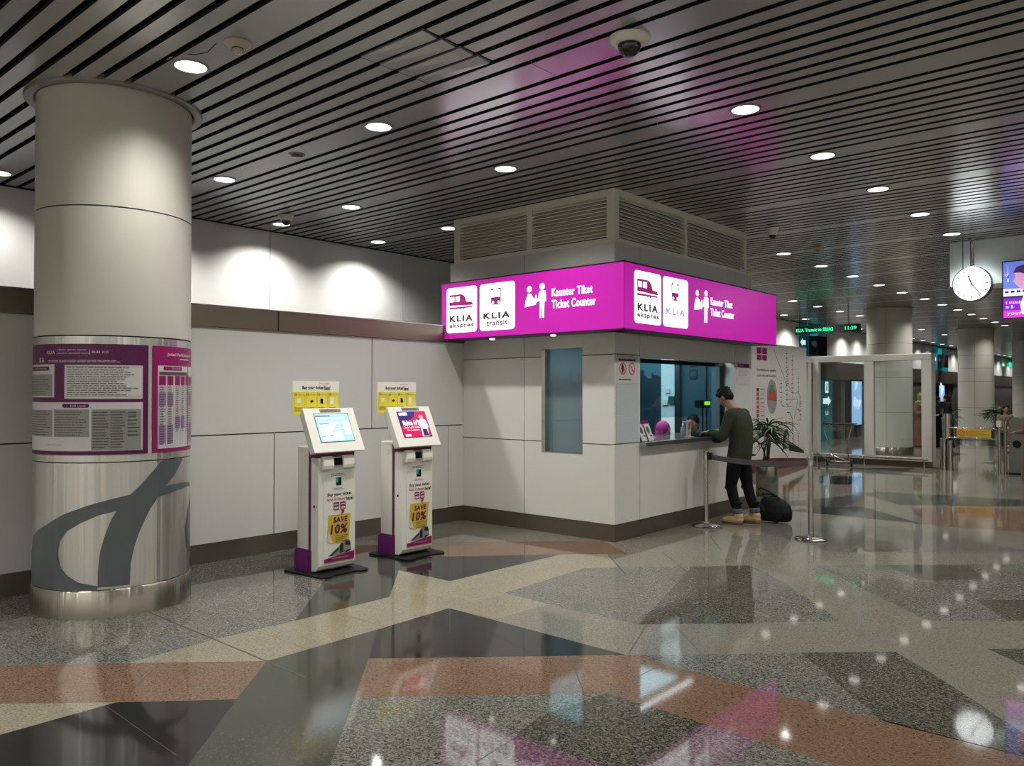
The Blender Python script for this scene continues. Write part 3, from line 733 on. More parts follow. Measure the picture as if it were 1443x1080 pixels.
def make_column(root, x, y, r, zs, steel=True, joint=-107.5):
    mb = MB(); mb.lathe([(r-.022, .0), (r-.022, ZC+.15)], (x, y, 0), 48); mb.build('column_core', ['panel_core'], root)
    for a, b in zs: col_shell(root, x, y, r, a, b, 'cladding_panel', 'column_panel', joint)
    mb = MB(); mb.lathe([(r+.012, .001), (r+.012, .19), (r+.003, .2), (r-.01, .2)], (x, y, 0), 72); mb.build('kick_band', ['steel_kick'], root)
    mb = MB()
    prof = [(r+.012, ZC+.03), (r+.012, ZC-.012), (r+.02, ZC-.02), (r+.072, ZC-.02), (r+.08, ZC-.012), (r+.08, ZC+.03)]
    mb.lathe(prof, (x, y, 0), 72, cap=False); mb.build('ceiling_ring', ['lamp_ring'], root)
make_column(CO, CX, CY, CR, [(2.009, 2.925), (2.935, ZC-.012)])
col_shell(CO, CX, CY, CR, 1.106, 1.999, 'steel_cladding', 'steel', -107.5)
col_shell(CO, CX, CY, CR, .205, 1.098, 'steel_cladding', 'steel', -107.5)
# grey sweeping strokes on the lower steel
LOGO = [(12.9, 1.095), (37, 1.095), (26.3, .98), (16.6, .905), (34, .91), (48.2, .90), (56, .89), (56, .86), (48.3, .867), (30, .86), (9.8, .83), (3.5, .75), (-.9, .67), (-5.5, .57), (-8.2, .49), (-10.6, .38), (-11.4, .22), (-33, .22),
 (-33, .31), (-32.4, .39), (-31.6, .47), (-29.5, .55), (-26.9, .63), (-24, .70), (-20.6, .755), (-32.7, .73), (-44.6, .68), (-55.4, .62), (-61.3, .55), (-63.3, .46), (-61.2, .37), (-55.1, .31), (-46.4, .26), (-33, .232), (-33, .207), (-50.6, .207), (-73.6, .207), (-100, .207),
 (-104, .27), (-104, .42), (-96, .56), (-86, .61), (-74.2, .66), (-57.9, .74), (-40.7, .80), (-25.1, .84), (-11.5, .865), (-5, .92), (1.05, .98)]
mb = CMB(); mb.poly([(A(a), z, .0025) for a, z in LOGO]); mb.poly([(A(a), z, .0025) for a, z in ((62, .80), (48, .66), (43, .55), (46, .40), (62, .3))])
mb.build('grey_emblem', ['logo_grey'], CO)
class PF:   # print frame on the column
    def p(s, u, v, d=0): return Vector((u, v, .002+d))
PFR = PF()
P1 = thing('timetable_poster', 'wide purple notice poster with white counter hours tables wrapped on the steel column', 'poster', (CX, CY-CR, 1.15))
def cbuild(mb, name, mats, par):
    o = mb.build(name, mats, par); return o
mb = CMB(); frect(mb, PFR, A(-112), 1.155, A(1.3), 1.945, .001); cbuild(mb, 'poster_sheet', ['purple_print'], P1)
mb = CMB()
frect(mb, PFR, A(-107), 1.565, A(-67), 1.80, .002); frect(mb, PFR, A(-58), 1.555, A(-3), 1.795, .002); frect(mb, PFR, A(-107), 1.185, A(-2.8), 1.53, .002)
cbuild(mb, 'white_field', ['print_white'], P1)
mb = CMB()
for a, b, c, d in ((-106, -69, 1.575, 1.73), (-106, -68.5, 1.285, 1.475), (-67, -39.4, 1.285, 1.48), (-37.9, -3.9, 1.19, 1.48)): frect(mb, PFR, A(a), c, A(b), d, .003)
cbuild(mb, 'grey_table', ['print_grey'], P1)
mb = CMB()
fround(mb, PFR, A(-59.7), 1.492, A(-39.5), 1.520, .012, .003); cbuild(mb, 'heading_pill', ['purple_print'], P1)
mb = CMB(); fround(mb, PFR, A(-105), 1.755, A(-72), 1.785, .012, .003); cbuild(mb, 'heading_pill', ['purple_print'], P1)
mb = CMB()
ftext(mb, PFR, 'KLIA', A(-74.8), 1.872, A(-66.6), 1.897, .002, 0, .02)
ftext(mb, PFR, 'Waktu operasi kaunter', A(-63.4), 1.892, A(-41.4), 1.910, .002); ftext(mb, PFR, 'Counter operation hours', A(-63.4), 1.868, A(-40), 1.886, .002)
ftext(mb, PFR, '04:30', A(-38), 1.878, A(-32.4), 1.896, .002, 0, .02); ftext(mb, PFR, '01:15', A(-31), 1.878, A(-26.7), 1.896, .002, 0, .02)
frect(mb, PFR, A(-39.6), 1.865, A(-39.3), 1.905, .002); frect(mb, PFR, A(-64.8), 1.865, A(-64.5), 1.905, .002)
fgrey(mb, PFR, A(-74), 1.812, A(-17), 1.832, 2, .002, 0, .4, 4)
for u in (-84, -80): fdisc(mb, PFR, A(u), 1.842, .008, .002); frect(mb, PFR, A(u-1.2), 1.815, A(u+1.2), 1.832, .002)
ftext(mb, PFR, 'KLIA transit', A(-53), 1.498, A(-42), 1.513, .005); ftext(mb, PFR, 'KLIA ekspres', A(-92), 1.762, A(-75), 1.778, .005)
cbuild(mb, 'white_lettering', ['print_white'], P1)
mb = CMB()
fgrey(mb, PFR, A(-56), 1.575, A(-6), 1.785, 13, .003, 0, .35, 9)
for z in (1.572, 1.784): frect(mb, PFR, A(-57), z, A(-4), z+.002, .003)
fgrey(mb, PFR, A(-104), 1.58, A(-70), 1.72, 8, .004, 0, .3, 10); fgrey(mb, PFR, A(-104), 1.29, A(-70), 1.47, 10, .004, 0, .3, 11); fgrey(mb, PFR, A(-66), 1.29, A(-41), 1.47, 10, .004, 0, .3, 12)
fgrey(mb, PFR, A(-37), 1.20, A(-26), 1.47, 13, .004, 0, .4, 13); fgrey(mb, PFR, A(-25), 1.20, A(-15), 1.47, 14, .004, 0, .4, 14); fgrey(mb, PFR, A(-13.5), 1.28, A(-5), 1.47, 7, .004, 0, .35, 15)
for z in (1.30, 1.35, 1.40, 1.44): frect(mb, PFR, A(-37.5), z, A(-4.3), z+.0015, .004)
ftext(mb, PFR, 'www.kliaekspres.com', A(-74), 1.222, A(-60), 1.235, .003)
cbuild(mb, 'small_print', ['print_dark'], P1)
P2 = thing('timetable_poster', 'magenta train timetable poster with white columns, right of the purple notice on the steel column', 'poster', (CX+CR, CY, 1.15))
mb = CMB(); frect(mb, PFR, A(4.6), 1.155, A(86), 1.945, .001); cbuild(mb, 'poster_sheet', ['magenta_print'], P2)
mb = CMB(); frect(mb, PFR, A(9), 1.185, A(45), 1.80, .002); frect(mb, PFR, A(47), 1.185, A(83), 1.80, .002)
cbuild(mb, 'white_field', ['print_white'], P2)
mb = CMB(); 
for u in (9.8, 17.4, 25.6, 33, 41, 48, 55.5, 63, 70.5): frect(mb, PFR, A(u), 1.655, A(u+6.3), 1.725, .003)
fround(mb, PFR, A(13.7), 1.765, A(35), 1.795, .012, .003); cbuild(mb, 'column_heading', ['magenta_print'], P2)
mb = CMB()
for u in (9.8, 17.4, 48, 55.5):
    for a, b in ((1.22, 1.36), (1.50, 1.60)): frect(mb, PFR, A(u), a, A(u+6.3), b, .003)
for u in (25.6, 33, 63): frect(mb, PFR, A(u), 1.33, A(u+6.3), 1.42, .003)
cbuild(mb, 'lilac_rows', ['print_lilac'], P2)
mb = CMB()
for u in (9.8, 17.4, 25.6, 33, 41, 48, 55.5): 
    fgrey(mb, PFR, A(u+.7), 1.21 if u < 25 or u > 44 else 1.30, A(u+5.6), 1.65, 24, .004, 0, .4, int(u))
    for q in (0, 3.1, 6.2): frect(mb, PFR, A(u+q), 1.2, A(u+q+.15), 1.655, .004)
frect(mb, PFR, A(10), 1.73, A(44), 1.755, .003, 0); cbuild(mb, 'small_print', ['print_dark'], P2)
mb = CMB(); ftext(mb, PFR, 'Jadual Perkhidmatan', A(17.5), 1.868, A(50), 1.898, .002, 0, .02); ftext(mb, PFR, 'KLIA ekspres', A(22), 1.772, A(33), 1.788, .005)
fgrey(mb, PFR, A(32), 1.845, A(50), 1.86, 1, .002, 0, .6, 5); cbuild(mb, 'white_lettering', ['print_white'], P2)
# ------------------------------------------------------------------ recessed downlights
mats_dl = ['lamp_ring', 'lamp_inner', 'lamp_glow']
def make_downlight():
    t = thing('recessed_downlight', 'round recessed ceiling downlight', 'ceiling light', (0, 0, ZC))
    mb = MB(); mb.lathe([(.104, -.006), (.120, -.006), (.122, -.002), (.122, .0), (.104, 0), (.104, -.006)], (0, 0, ZC), 32, 0, cap=False); mb.build('trim_ring', ['lamp_ring'], t)
    mb = MB(); mb.lathe([(.100, .03), (.104, -.005)], (0, 0, ZC), 32, 0, cap=False); mb.build('reflector', ['lamp_inner'], t)
    mb = MB(); mb.lathe([(.0005, -.003), (.103, -.003)], (0, 0, ZC), 32, 0, cap=False); mb.build('lamp_lens', ['lamp_glow'], t)
    return t
def spot(parent, watt, ang, blend, off=(0, 0, -.02), col=(1, .975, .925), size=.06):
    l = bpy.data.lights.new('downlight_beam', 'SPOT'); l.energy = watt; l.spot_size = math.radians(ang); l.spot_blend = blend; l.color = col; l.shadow_soft_size = size
    o = bpy.data.objects.new('downlight_beam', l); C.objects.link(o); o.parent = parent; o.location = off; return o
dl0 = None
YL = [2.60+1.62*k for k in range(0, 22)]
def yk(k): return 2.60+1.62*k
rows = []
G1 = 'wall washer downlights along the left wall'; G2 = 'downlights in the middle row over the hall'; G3 = 'downlights in the row running past the ticket booth'; G4 = 'downlights in the row beyond the column'
def lab(base, where): return base+' '+where
spots = []
near = 'round ceiling downlight '
spots += [(-9.14, yk(0), near+'cut by the left edge of the picture', G1, 1), (-9.14, yk(2), near+'touching the dome camera by the wall', G1, 1), (-9.14, yk(3), near+'near the wall above the far kiosk', G1, 1),
          (-9.14, yk(1), near+'near the wall, behind the big column', G1, 1),
          (-7.66, yk(1), near+'just right of the big column', G4, 0), (-7.66, yk(2), near+'above the wall right of the dome camera', G4, 0), (-7.66, yk(3), near+'touching the left end of the booth louvres', G4, 0),
          (-5.17, yk(0), near+'largest, next to the big column top', G3, 0), (-5.17, yk(1), near+'between the smoke detector and the booth', G3, 0), (-5.20, yk(2), near+'left of the booth louvre corner', G3, 0),
          (-2.70, yk(2), near+'nearest in the row right of the booth', G2, 0), (-2.69, yk(3), near+'second in the row right of the booth', G2, 0), (-2.68, yk(4), near+'third in the row right of the booth', G2, 0),
          (-2.67, yk(5), near+'fourth in the row right of the booth', G2, 0), (-2.67, yk(6), near+'directly left of the clock pole', G2, 0),
          (-5.06, yk(6), near+'nearest one beyond the booth louvres', G3, 0), (-5.06, yk(7), near+'second one beyond the booth louvres', G3, 0), (-5.06, yk(8), near+'third beyond the booth, left of the far column', G3, 0),
          (-5.06, yk(9), near+'just above the middle column', G3, 0), (-5.06, yk(10), near+'just right of the middle column top', G3, 0)]
far = [(-5.0, yk(k)) for k in range(11, 18)]+[(-7.5, yk(k)) for k in (9, 10, 11, 12, 13, 14, 17, 19, 21)]+[(-9.05, yk(k)) for k in (8, 9, 10, 11, 12, 13)]+[(-9.05, yk(k)) for k in range(16, 37)]+[(-2.6, yk(k)) for k in range(9, 20, 2)]
for x, y in far:
    spots.append((x, y, 'small distant round downlight in the far ceiling of the hall', 'distant downlights beyond the ticket booth', 1 if x < -9 else 0))
offcam_fill = [(-.2, yk(k)) for k in (-2, 0, 2, 4, 6, 8, 11)]+[(2.3, yk(k)) for k in (0, 2, 4, 6, 9)]+[(-2.69, yk(k)) for k in (-2, 0)]+[(-5.17, yk(-2))]+[(x, -3.45, 1) for x in (-8.4, -6.4, -4.4, -2.4, -.4, 1.6, 3.6, 5.6, 7.6)]+[(8.85, y, 1) for y in (-1.6, .6, 2.8, 5, 7.2, 9.4, 11.6, 13.8)]  # unseen downlights added for fill; the wash ones brighten the white walls
for x, y, l, g, wash in spots+[(q[0], q[1], 'added unseen downlight giving fill light from behind or beside the viewer', 'added fill downlights out of view', 2 if len(q) > 2 else 0) for q in offcam_fill]:
    if dl0 is None: dl0 = make_downlight(); o = dl0
    else: o = copy_tree(dl0)
    o.location = (x, y, ZC); tag(o, l, group=g)
    if wash == 2: spot(o, WASH_W*3.3, 140, .75, size=.05)
    elif wash: spot(o, WASH_W if y < 30 else WASH_W*.5, 140, .75, size=.05)
    elif x > -5.5 and x < -5 and abs(y-2.6) < .1: spot(o, LAMP_W*.42, 112, .9, size=.05)
    else:
        if y > 22 and x > -8 and int(y*10) % 2: continue
        spot(o, LAMP_W*(.34 if x > -3 else .42 if y > 11 else 1), 138, 1.0, size=.07)

t = thing('loose_wire', 'thin loose wire sagging from the ceiling strip beside the smoke detector', 'wire', (-4.9, 2.4, ZC))
mb = MB(); mb.tube([(-5.035, 2.483, ZC+.01), (-4.95, 2.513, ZC-.012), (-4.839, 2.545, ZC-.016), (-4.692, 2.535, ZC+.004)], .003, 6); mb.build('wire', ['black'], t)
mb = MB(); mb.box((-5.20, 2.44, ZC+.004), (-5.12, 2.455, ZC+.03)); mb.build('bent_clip', ['chrome'], t)

# ------------------------------------------------------------------ ticket kiosks
KX = -5.864; KW0, KW1 = 4.118, 4.517
def make_kiosk(second=False):
    y0, y1 = (0.0, .40); L = Vector((-6.0, 4.118, 0))
    t = thing('ticket_kiosk', '', 'kiosk', L)
    X = -6.0
    def B(name, m, boxes, bevel=0, par=t):
        mb = MB()
        for b in boxes: mb.box((X+b[0], L.y+b[1], b[2]), (X+b[3], L.y+b[4], b[5]))
        return mb.build(name, [m], par, bevel=bevel)
    # dark base plate with round toes
    mb = MB(); pts = []
    for cx, cy, a0, a1 in ((.235, .01, -90, 60), (.235, .39, -60, 90), (-.20, .43, 90, 180), (-.20, -.03, 180, 270)):
        for i in range(9):
            a = math.radians(a0+(a1-a0)*i/8); pts.append((X+cx+.07*math.cos(a), L.y+cy+.07*math.sin(a), .004))
    mb.prism(pts, (0, 0, .012)); mb.build('base_plate', ['black'], t)
    mb = MB(); pr = [(-.21, .016), (.05, .016), (.05, .21), (-.16, .21), (-.19, .20), (-.21, .17)]
    mb.prism([(X+a, L.y-.002, z) for a, z in pr], (0, .404, 0)); mb.build('purple_plinth', ['purple'], t)
    B('rear_cabinet', 'white_plastic', [(-.18, .008, .19, .012, .392, 1.12)], .008)
    B('purple_spine', 'plum', [(.008, -.003, .03, .036, .403, 1.10), (.036, -.003, 1.032, .13, .403, 1.085)])
    # front body: gently rounded lower nose
    mb = MB(); pr = [(.035, .025), (.10, .025), (.132, .045), (.150, .08), (.150, .93), (.155, .95), (.155, 1.0), (.14, 1.025), (.06, 1.028), (.037, 1.02)]
    mb.prism([(X+a, L.y, z) for a, z in pr], (0, .40, 0)); o = mb.build('front_body', ['white_plastic'], t, bevel=.006)
    B('door_panel', 'white_plastic', [(.150, .055, .095, .156, .385, .905)], .003)
    # shaped cheeks beside the ticket slot
    for a, b in ((.03, .145), (.245, .37)):
        mb = MB(); pr = [(.15, .92), (.182, .925), (.186, .96), (.18, 1.02), (.165, 1.032), (.15, 1.038), (.131, 1.038)]
        mb.prism([(X+q, L.y+a, z) for q, z in pr], (0, b-a, 0)); mb.build('slot_cheek', ['white_plastic'], t, bevel=.008)
    B('ticket_slot', 'chrome_dark', [(.13, .15, .955, .157, .24, 1.02)])
    mb = MB(); mb.prism([(X+.157, L.y+.15, .96), (X+.175, L.y+.15, .955), (X+.159, L.y+.15, 1.02)], (0, .09, 0)); mb.build('slot_flap', ['black_gloss'], t)
    mb = MB(); mb.cyl((X+.09, L.y-.004, .60), (X+.09, L.y+.002, .60), .012, 16); mb.build('lock', ['black'], t)
    for z in (1.0, 1.04):
        mb = MB(); mb.cyl((X-.06, L.y+.004, z), (X-.06, L.y+.012, z), .010, 12); mb.build('screw_cap', ['cream'], t)
    # tilted screen housing
    F = Frame((X+.20, L.y-.075, 1.075), (0, 1, 0), (.90, 0, .436), Vector((-.436, 0, .90)).normalized())
    W, Hh = .55, .43
    mb = MB(); n = F.n; front = [F.p(0, 0), F.p(W, 0), F.p(W, Hh), F.p(0, Hh)]; back = [F.p(.03, .03, -.11), F.p(W-.03, .03, -.11), F.p(W-.03, Hh-.02, -.11), F.p(.03, Hh-.02, -.11)]
    mb.add(front+back, [(0, 1, 2, 3), (7, 6, 5, 4), (0, 4, 5, 1), (1, 5, 6, 2), (2, 6, 7, 3), (3, 7, 4, 0)]); mb.build('screen_housing', ['white_plastic'], t, bevel=.008)
    mb = MB(); frect(mb, F, .095, .095, W-.085, Hh-.055, .002); mb.build('screen_bezel', ['black_gloss'], t)
    S = Frame(F.p(.10, .10, .004), F.u, F.n, F.v); sw, sh = W-.19, Hh-.16
    mb = MB()
    if not second:
        frect(mb, S, 0, 0, sw, sh, 0, 0); frect(mb, S, .02, .012, sw*.70, sh*.72, .001, 1); frect(mb, S, sw*.76, .06, sw-.01, sh*.72, .001, 1)
        for i in range(5): frect(mb, S, .008+i*.062, sh*.80, .062+i*.062, sh*.87, .001, 1)
        frect(mb, S, .004, sh*.90, sw*.45, sh*.94, .001, 2); frect(mb, S, .02, sh*.62, .13, sh*.66, .001, 2)
        for i in range(6): fgrey(mb, S, .15+.01*i, sh*(.34+.05*i), .26, sh*(.37+.05*i), 1, .002, 2, .5, i)
        frect(mb, S, .11, sh*.18, .15, sh*.22, .001, 2); frect(mb, S, .02, sh*.18, .07, sh*.20, .001, 2)
        mb.build('touch_screen', ['screen_blue', 'screen_pale', 'screen_ink'], t)
    else:
        frect(mb, S, 0, 0, sw, sh, 0, 0); fpoly(mb, S, [(0, sh), (0, sh*.42), (sw*.55, sh*.80), (sw*.62, sh)], .001, 1)
        frect(mb, S, .01, sh*.86, .12, sh*.97, .002, 2); ftext(mb, S, 'kliaekspres', .02, sh*.89, .11, sh*.93, .003, 0)
        ftext(mb, S, 'Malindo Air', .03, sh*.46, sw*.60, sh*.66, .003, 2, .03); ftext(mb, S, 'Check in at KL Sentral', .03, sh*.34, sw*.64, sh*.43, .003, 2, .01); ftext(mb, S, 'from everywhere', .06, sh*.22, sw*.60, sh*.31, .003, 2, .01)
        fpoly(mb, S, [(sw*.66, 0), (sw*.68, sh*.35), (sw*.62, sh*.50), (sw*.70, sh*.66), (sw*.80, sh*.72), (sw*.93, sh*.66), (sw*.97, sh*.40), (sw*.92, sh*.30), (sw*.90, 0)], .002, 2)
        fpoly(mb, S, [(sw*.70, sh*.02), (sw*.72, sh*.30), (sw*.88, sh*.30), (sw*.90, sh*.02)], .003, 1)
        fdisc(mb, S, sw*.80, sh*.80, .027, .003, 3, 16, .034); fpoly(mb, S, [(sw*.72, sh*.86), (sw*.74, sh*.96), (sw*.86, sh*.97), (sw*.88, sh*.84)], .004, 0)
        fpoly(mb, S, [(sw*.56, sh*.60), (sw*.60, sh*.68), (sw*.72, sh*.60), (sw*.70, sh*.54)], .004, 2); frect(mb, S, .02, .008, .09, .03, .002, 2)
        mb.build('touch_screen', ['screen_red', 'screen_navy', 'screen_white', 'screen_skin'], t)
    mb = MB(); frect(mb, F, .17, Hh-.045, .40, Hh-.012, .001, 0); ftext(mb, F, 'TICKET KIOSK', .20, Hh-.028, .36, Hh-.016, .002, 1); fgrey(mb, F, .18, Hh-.042, .39, Hh-.031, 1, .002, 1, .6, 3)
    mb.build('screen_caption', ['print_grey', 'ink'], t)
    # yellow instruction board above
    P = Frame((X-.10, L.y-.10, 1.40), (0, 1, 0), (1, 0, 0))
    mb = MB(); frect(mb, P, 0, 0, .50, .305, -.006, 0, .006); b = mb.build('instruction_board', ['white_plastic'], t)
    mb = MB(); frect(mb, P, .006, .0, .494, .205, .0015, 0)
    fpoly(mb, P, [(.0, -.0), (.006, .0), (.006, .2), (.0, .2)], .0015, 0); mb.build('yellow_field', ['yellow'], b)
    mb = MB(); ftext(mb, P, 'Buy your ticket', .10, .222, .325, .262, .002, 0, .03); ftext(mb, P, 'here!', .335, .222, .40, .262, .002, 0, .03)
    for k in range(4):
        u = .016+k*.121
        for (a, bb, c, d) in ((u, .03, u+.112, .032), (u, .178, u+.112, .18), (u, .03, u+.0015, .18), (u+.1105, .03, u+.112, .18)): frect(mb, P, a, bb, c, d, .002, 0)
        fring(mb, P, u+.016, .185, .010, .013, .003, 0, 16); fgrey(mb, P, u+.01, .035, u+.10, .07, 3, .003, 0, .35, k+3)
        if k == 2: frect(mb, P, u+.035, .10, u+.065, .145, .003, 0)
        if k == 1: fpoly(mb, P, [(u+.04, .125), (u+.07, .135), (u+.085, .12), (u+.06, .105)], .003, 0)
    mb.build('black_lettering', ['ink'], b)
    mb = MB(); frect(mb, P, .045, .11, .085, .145, .003, 0); frect(mb, P, .40, .09, .44, .155, .003, 0); frect(mb, P, .30, .11, .34, .15, .003, 0); mb.build('drawing', ['white_plastic'], b)
    mb = MB(); ftext(mb, P, 'faster & cheaper', .28, .272, .39, .292, .002, 0, .0, .2); fline(mb, P, [(.33, .268), (.345, .25), (.36, .268)], .004, .002, 0); mb.build('red_lettering', ['red_ink'], b)
    # print on the front
    D = Frame((X+.157, L.y+.055, 0), (0, 1, 0), (1, 0, 0))
    mb = MB(); frect(mb, D, .125, .775, .185, .845, .001, 0); frect(mb, D, .13, .80, .15, .84, .002, 1); b = mb.build('card_reader', ['black_gloss', 'reader_green'], t)
    mb = MB(); fgrey(mb, D, .07, .855, .26, .885, 2, .001, 0, .35, 2); fgrey(mb, D, .10, .735, .22, .755, 2, .001, 0, .4, 6)
    ftext(mb, D, 'Buy your ticket', .035, .675, .295, .712, .001, 0, .03); ftext(mb, D, 'here!', .235, .635, .315, .670, .001, 0, .035)
    mb.build('black_lettering', ['ink'], t)
    mb = MB(); ftext(mb, D, 'faster & cheaper', .025, .635, .225, .668, .001, 0, .02, .15)
    fdisc(mb, D, .20, .545, .016, .004, 0, 14, .02); fpoly(mb, D, [(.19, .54), (.178, .508), (.205, .53)], .004, 0); mb.build('red_lettering', ['red_ink'], t)
    mb = MB(); 
    for u in (.10, .17):
        fround(mb, D, u, .555, u+.06, .625, .006, .001, 0); frect(mb, D, u+.008, .60, u+.05, .612, .002, 1); frect(mb, D, u+.008, .563, u+.052, .585, .002, 1)
    mb.build('train_emblem', ['magenta_print', 'print_white'], t)
    mb = MB(); fpoly(mb, D, [(.045, .515), (.285, .515), (.265, .255), (.045, .275), (.030, .29)], .002, 0); n1 = mb.build('yellow_note', ['mustard'], t)
    mb = MB(); fpoly(mb, D, [(.030, .29), (.10, .262), (.045, .375)], .003, 0); mb.build('curled_corner', ['cream'], n1)
    mb = MB(); ftext(mb, D, 'SAVE', .095, .445, .245, .495, .004, 0, .04, .1); ftext(mb, D, '10%', .065, .345, .245, .43, .004, 0, .04, .12); mb.build('dark_lettering', ['plum'], n1)
    mb = MB(); fgrey(mb, D, .12, .27, .26, .335, 4, .004, 0, .3, 8); mb.build('small_print', ['ink'], n1)
    mb = MB(); fpoly(mb, D, [(.0, .102), (.328, .102), (.328, .175), (.0, .135)], .002, 0); n2 = mb.build('purple_band', ['magenta_print'], t)
    mb = MB(); ftext(mb, D, 'www.kliaekspres.com', .09, .122, .255, .140, .003, 0); mb.build('white_lettering', ['print_white'], n2)
    mb = MB()
    fpoly(mb, D, [(.04, .155), (.16, .235), (.20, .275), (.235, .285), (.275, .275), (.29, .24), (.29, .19), (.25, .165), (.12, .155)], .003, 0)
    fpoly(mb, D, [(.165, .17), (.165, .235), (.19, .262), (.205, .245), (.205, .175)], .004, 1)
    fpoly(mb, D, [(.225, .235), (.225, .27), (.275, .265), (.28, .225)], .004, 1); fpoly(mb, D, [(.05, .158), (.155, .222), (.155, .20), (.08, .158)], .004, 1); fpoly(mb, D, [(.23, .165), (.285, .18), (.285, .195), (.23, .185)], .004, 1)
    mb.build('train_picture', ['print_grey', 'ink'], t)
    return t
k1 = make_kiosk(); tag(k1, 'white ticket kiosk with pale blue screen, nearer one beside the round column', group='ticket kiosks against the left wall')
k2 = make_kiosk(True); tag(k2, 'white ticket kiosk with red screen picture, farther one next to the ticket booth', group='ticket kiosks against the left wall')
k2.location = (-6.012, 5.085, 0)

# ------------------------------------------------------------------ queue barrier
def make_post(x, y, lab_):
    t = thing('stanchion', lab_, 'barrier post', (x, y, 0), 'chrome queue posts')
    mb = MB(); mb.lathe([(.001, .002), (.165, .002), (.170, .010), (.160, .020), (.10, .030), (.045, .040), (.04, .055), (.028, .06)], (x, y, 0), 40); mb.build('foot', ['chrome'], t)
    mb = MB(); mb.lathe([(.028, .055), (.028, .80)], (x, y, 0), 24); mb.build('tube', ['steel_tube'], t)
    mb = MB(); mb.lathe([(.033, .80), (.033, .895), (.028, .905), (.001, .906)], (x, y, 0), 24); mb.build('belt_head', ['steel_tube'], t)
    return t
s1 = make_post(-4.547, 8.726, 'chrome queue post close to the booth, left of the man')
s2 = make_post(-3.28, 8.70, 'chrome queue post standing free, right of the black bag')
mb = MB(); mb.box((-4.515, 8.70, .80), (-4.475, 8.75, .885)); mb.build('belt_clip', ['black'], s1)
mb = MB(); N = 24; a = Vector((-4.474, 8.725, .86)); b = Vector((-3.315, 8.70, .86)); vs = []
for i in range(N+1):
    q = i/N; p = a.lerp(b, q); sag = .035*4*q*(1-q)
    for dy, dz in ((-.0012, 0), (-.0012, -.062), (.0012, -.062), (.0012, 0)): vs.append((p.x, p.y+dy, p.z-sag+dz+.005))
fs = []
for i in range(N):
    for j in range(4): fs.append((4*i+j, 4*i+(j+1) % 4, 4*i+4+(j+1) % 4, 4*i+4+j))
fs += [(0, 1, 2, 3), (4*N+3, 4*N+2, 4*N+1, 4*N)]
mb.add(vs, fs); tag(mb.build('queue_belt', ['belt_grey']), 'grey retractable belt stretched between the two chrome queue posts', 'belt')
# ------------------------------------------------------------------ things on the ceiling
def dome_camera(x, y, r, lab_, drop=.0):
    t = thing('dome_camera', lab_, 'security camera', (x, y, ZC))
    mb = MB(); mb.lathe([(r, .0), (r, -.012), (r*.9, -.028), (r*.66, -.04-drop), (r*.60, -.042-drop), (.001, -.042-drop)], (x, y, ZC), 36); mb.build('housing', ['white_plastic'], t)
    mb = MB(); q = r*.56; mb.lathe([(q, -.035-drop)]+[(q*math.cos(a*PI/16), -.045-drop-q*math.sin(a*PI/16)) for a in range(0, 8)]+[(.001, -.045-drop-q)], (x, y, ZC), 32); mb.build('smoked_dome', ['dome_smoke'], t)
dome_camera(-2.70, 4.19, .13, 'large dome security camera on the ceiling above the booth sign corner')
dome_camera(-8.66, 5.60, .10, 'small dome security camera close to the wall, right of the big column', .02)
dome_camera(-4.39, 10.32, .085, 'dome security camera right of the booth louvres', .05)
def smoke_detector(x, y, lab_):
    t = thing('smoke_detector', lab_, 'smoke detector', (x, y, ZC))
    mb = MB(); mb.lathe([(.085, 0), (.088, -.006), (.075, -.018), (.045, -.034), (.001, -.034)], (x, y, ZC), 32); mb.build('base', ['cream_plastic'], t)
    mb = MB(); mb.lathe([(.036, -.034), (.034, -.046), (.036, -.048), (.032, -.062), (.018, -.070), (.001, -.070)], (x, y, ZC), 24); mb.build('sensor_head', ['cream_plastic'], t)
    mb = MB(); mb.lathe([(.0365, -.036), (.0365, -.042)], (x, y, ZC), 24, cap=False); mb.build('dark_slot', ['black'], t)
smoke_detector(-4.60, 2.62, 'cream smoke detector beside the largest downlight near the big column')
smoke_detector(-4.47, 12.2, 'cream smoke detector beyond the booth louvres')
def speaker(x, y, r, m, lab_):
    t = thing('ceiling_speaker', lab_, 'speaker', (x, y, ZC))
    mb = MB(); mb.lathe([(r, 0), (r, -.006), (r*.8, -.008), (r*.78, -.002)], (x, y, ZC), 32, cap=False); mb.build('rim', [m], t)
    mb = MB(); mb.lathe([(r*.79, -.003), (r*.4, -.012), (.001, -.014)], (x, y, ZC), 32, cap=False); mb.build('grille', ['black' if m == 'lamp_ring' else m], t)
speaker(-6.35, 4.22, .075, 'lamp_ring', 'small dark round speaker in the wide ceiling strip right of the big column')
speaker(-7.95, 2.65, .10, 'cream_plastic', 'pale round ceiling disc just left of the big column')

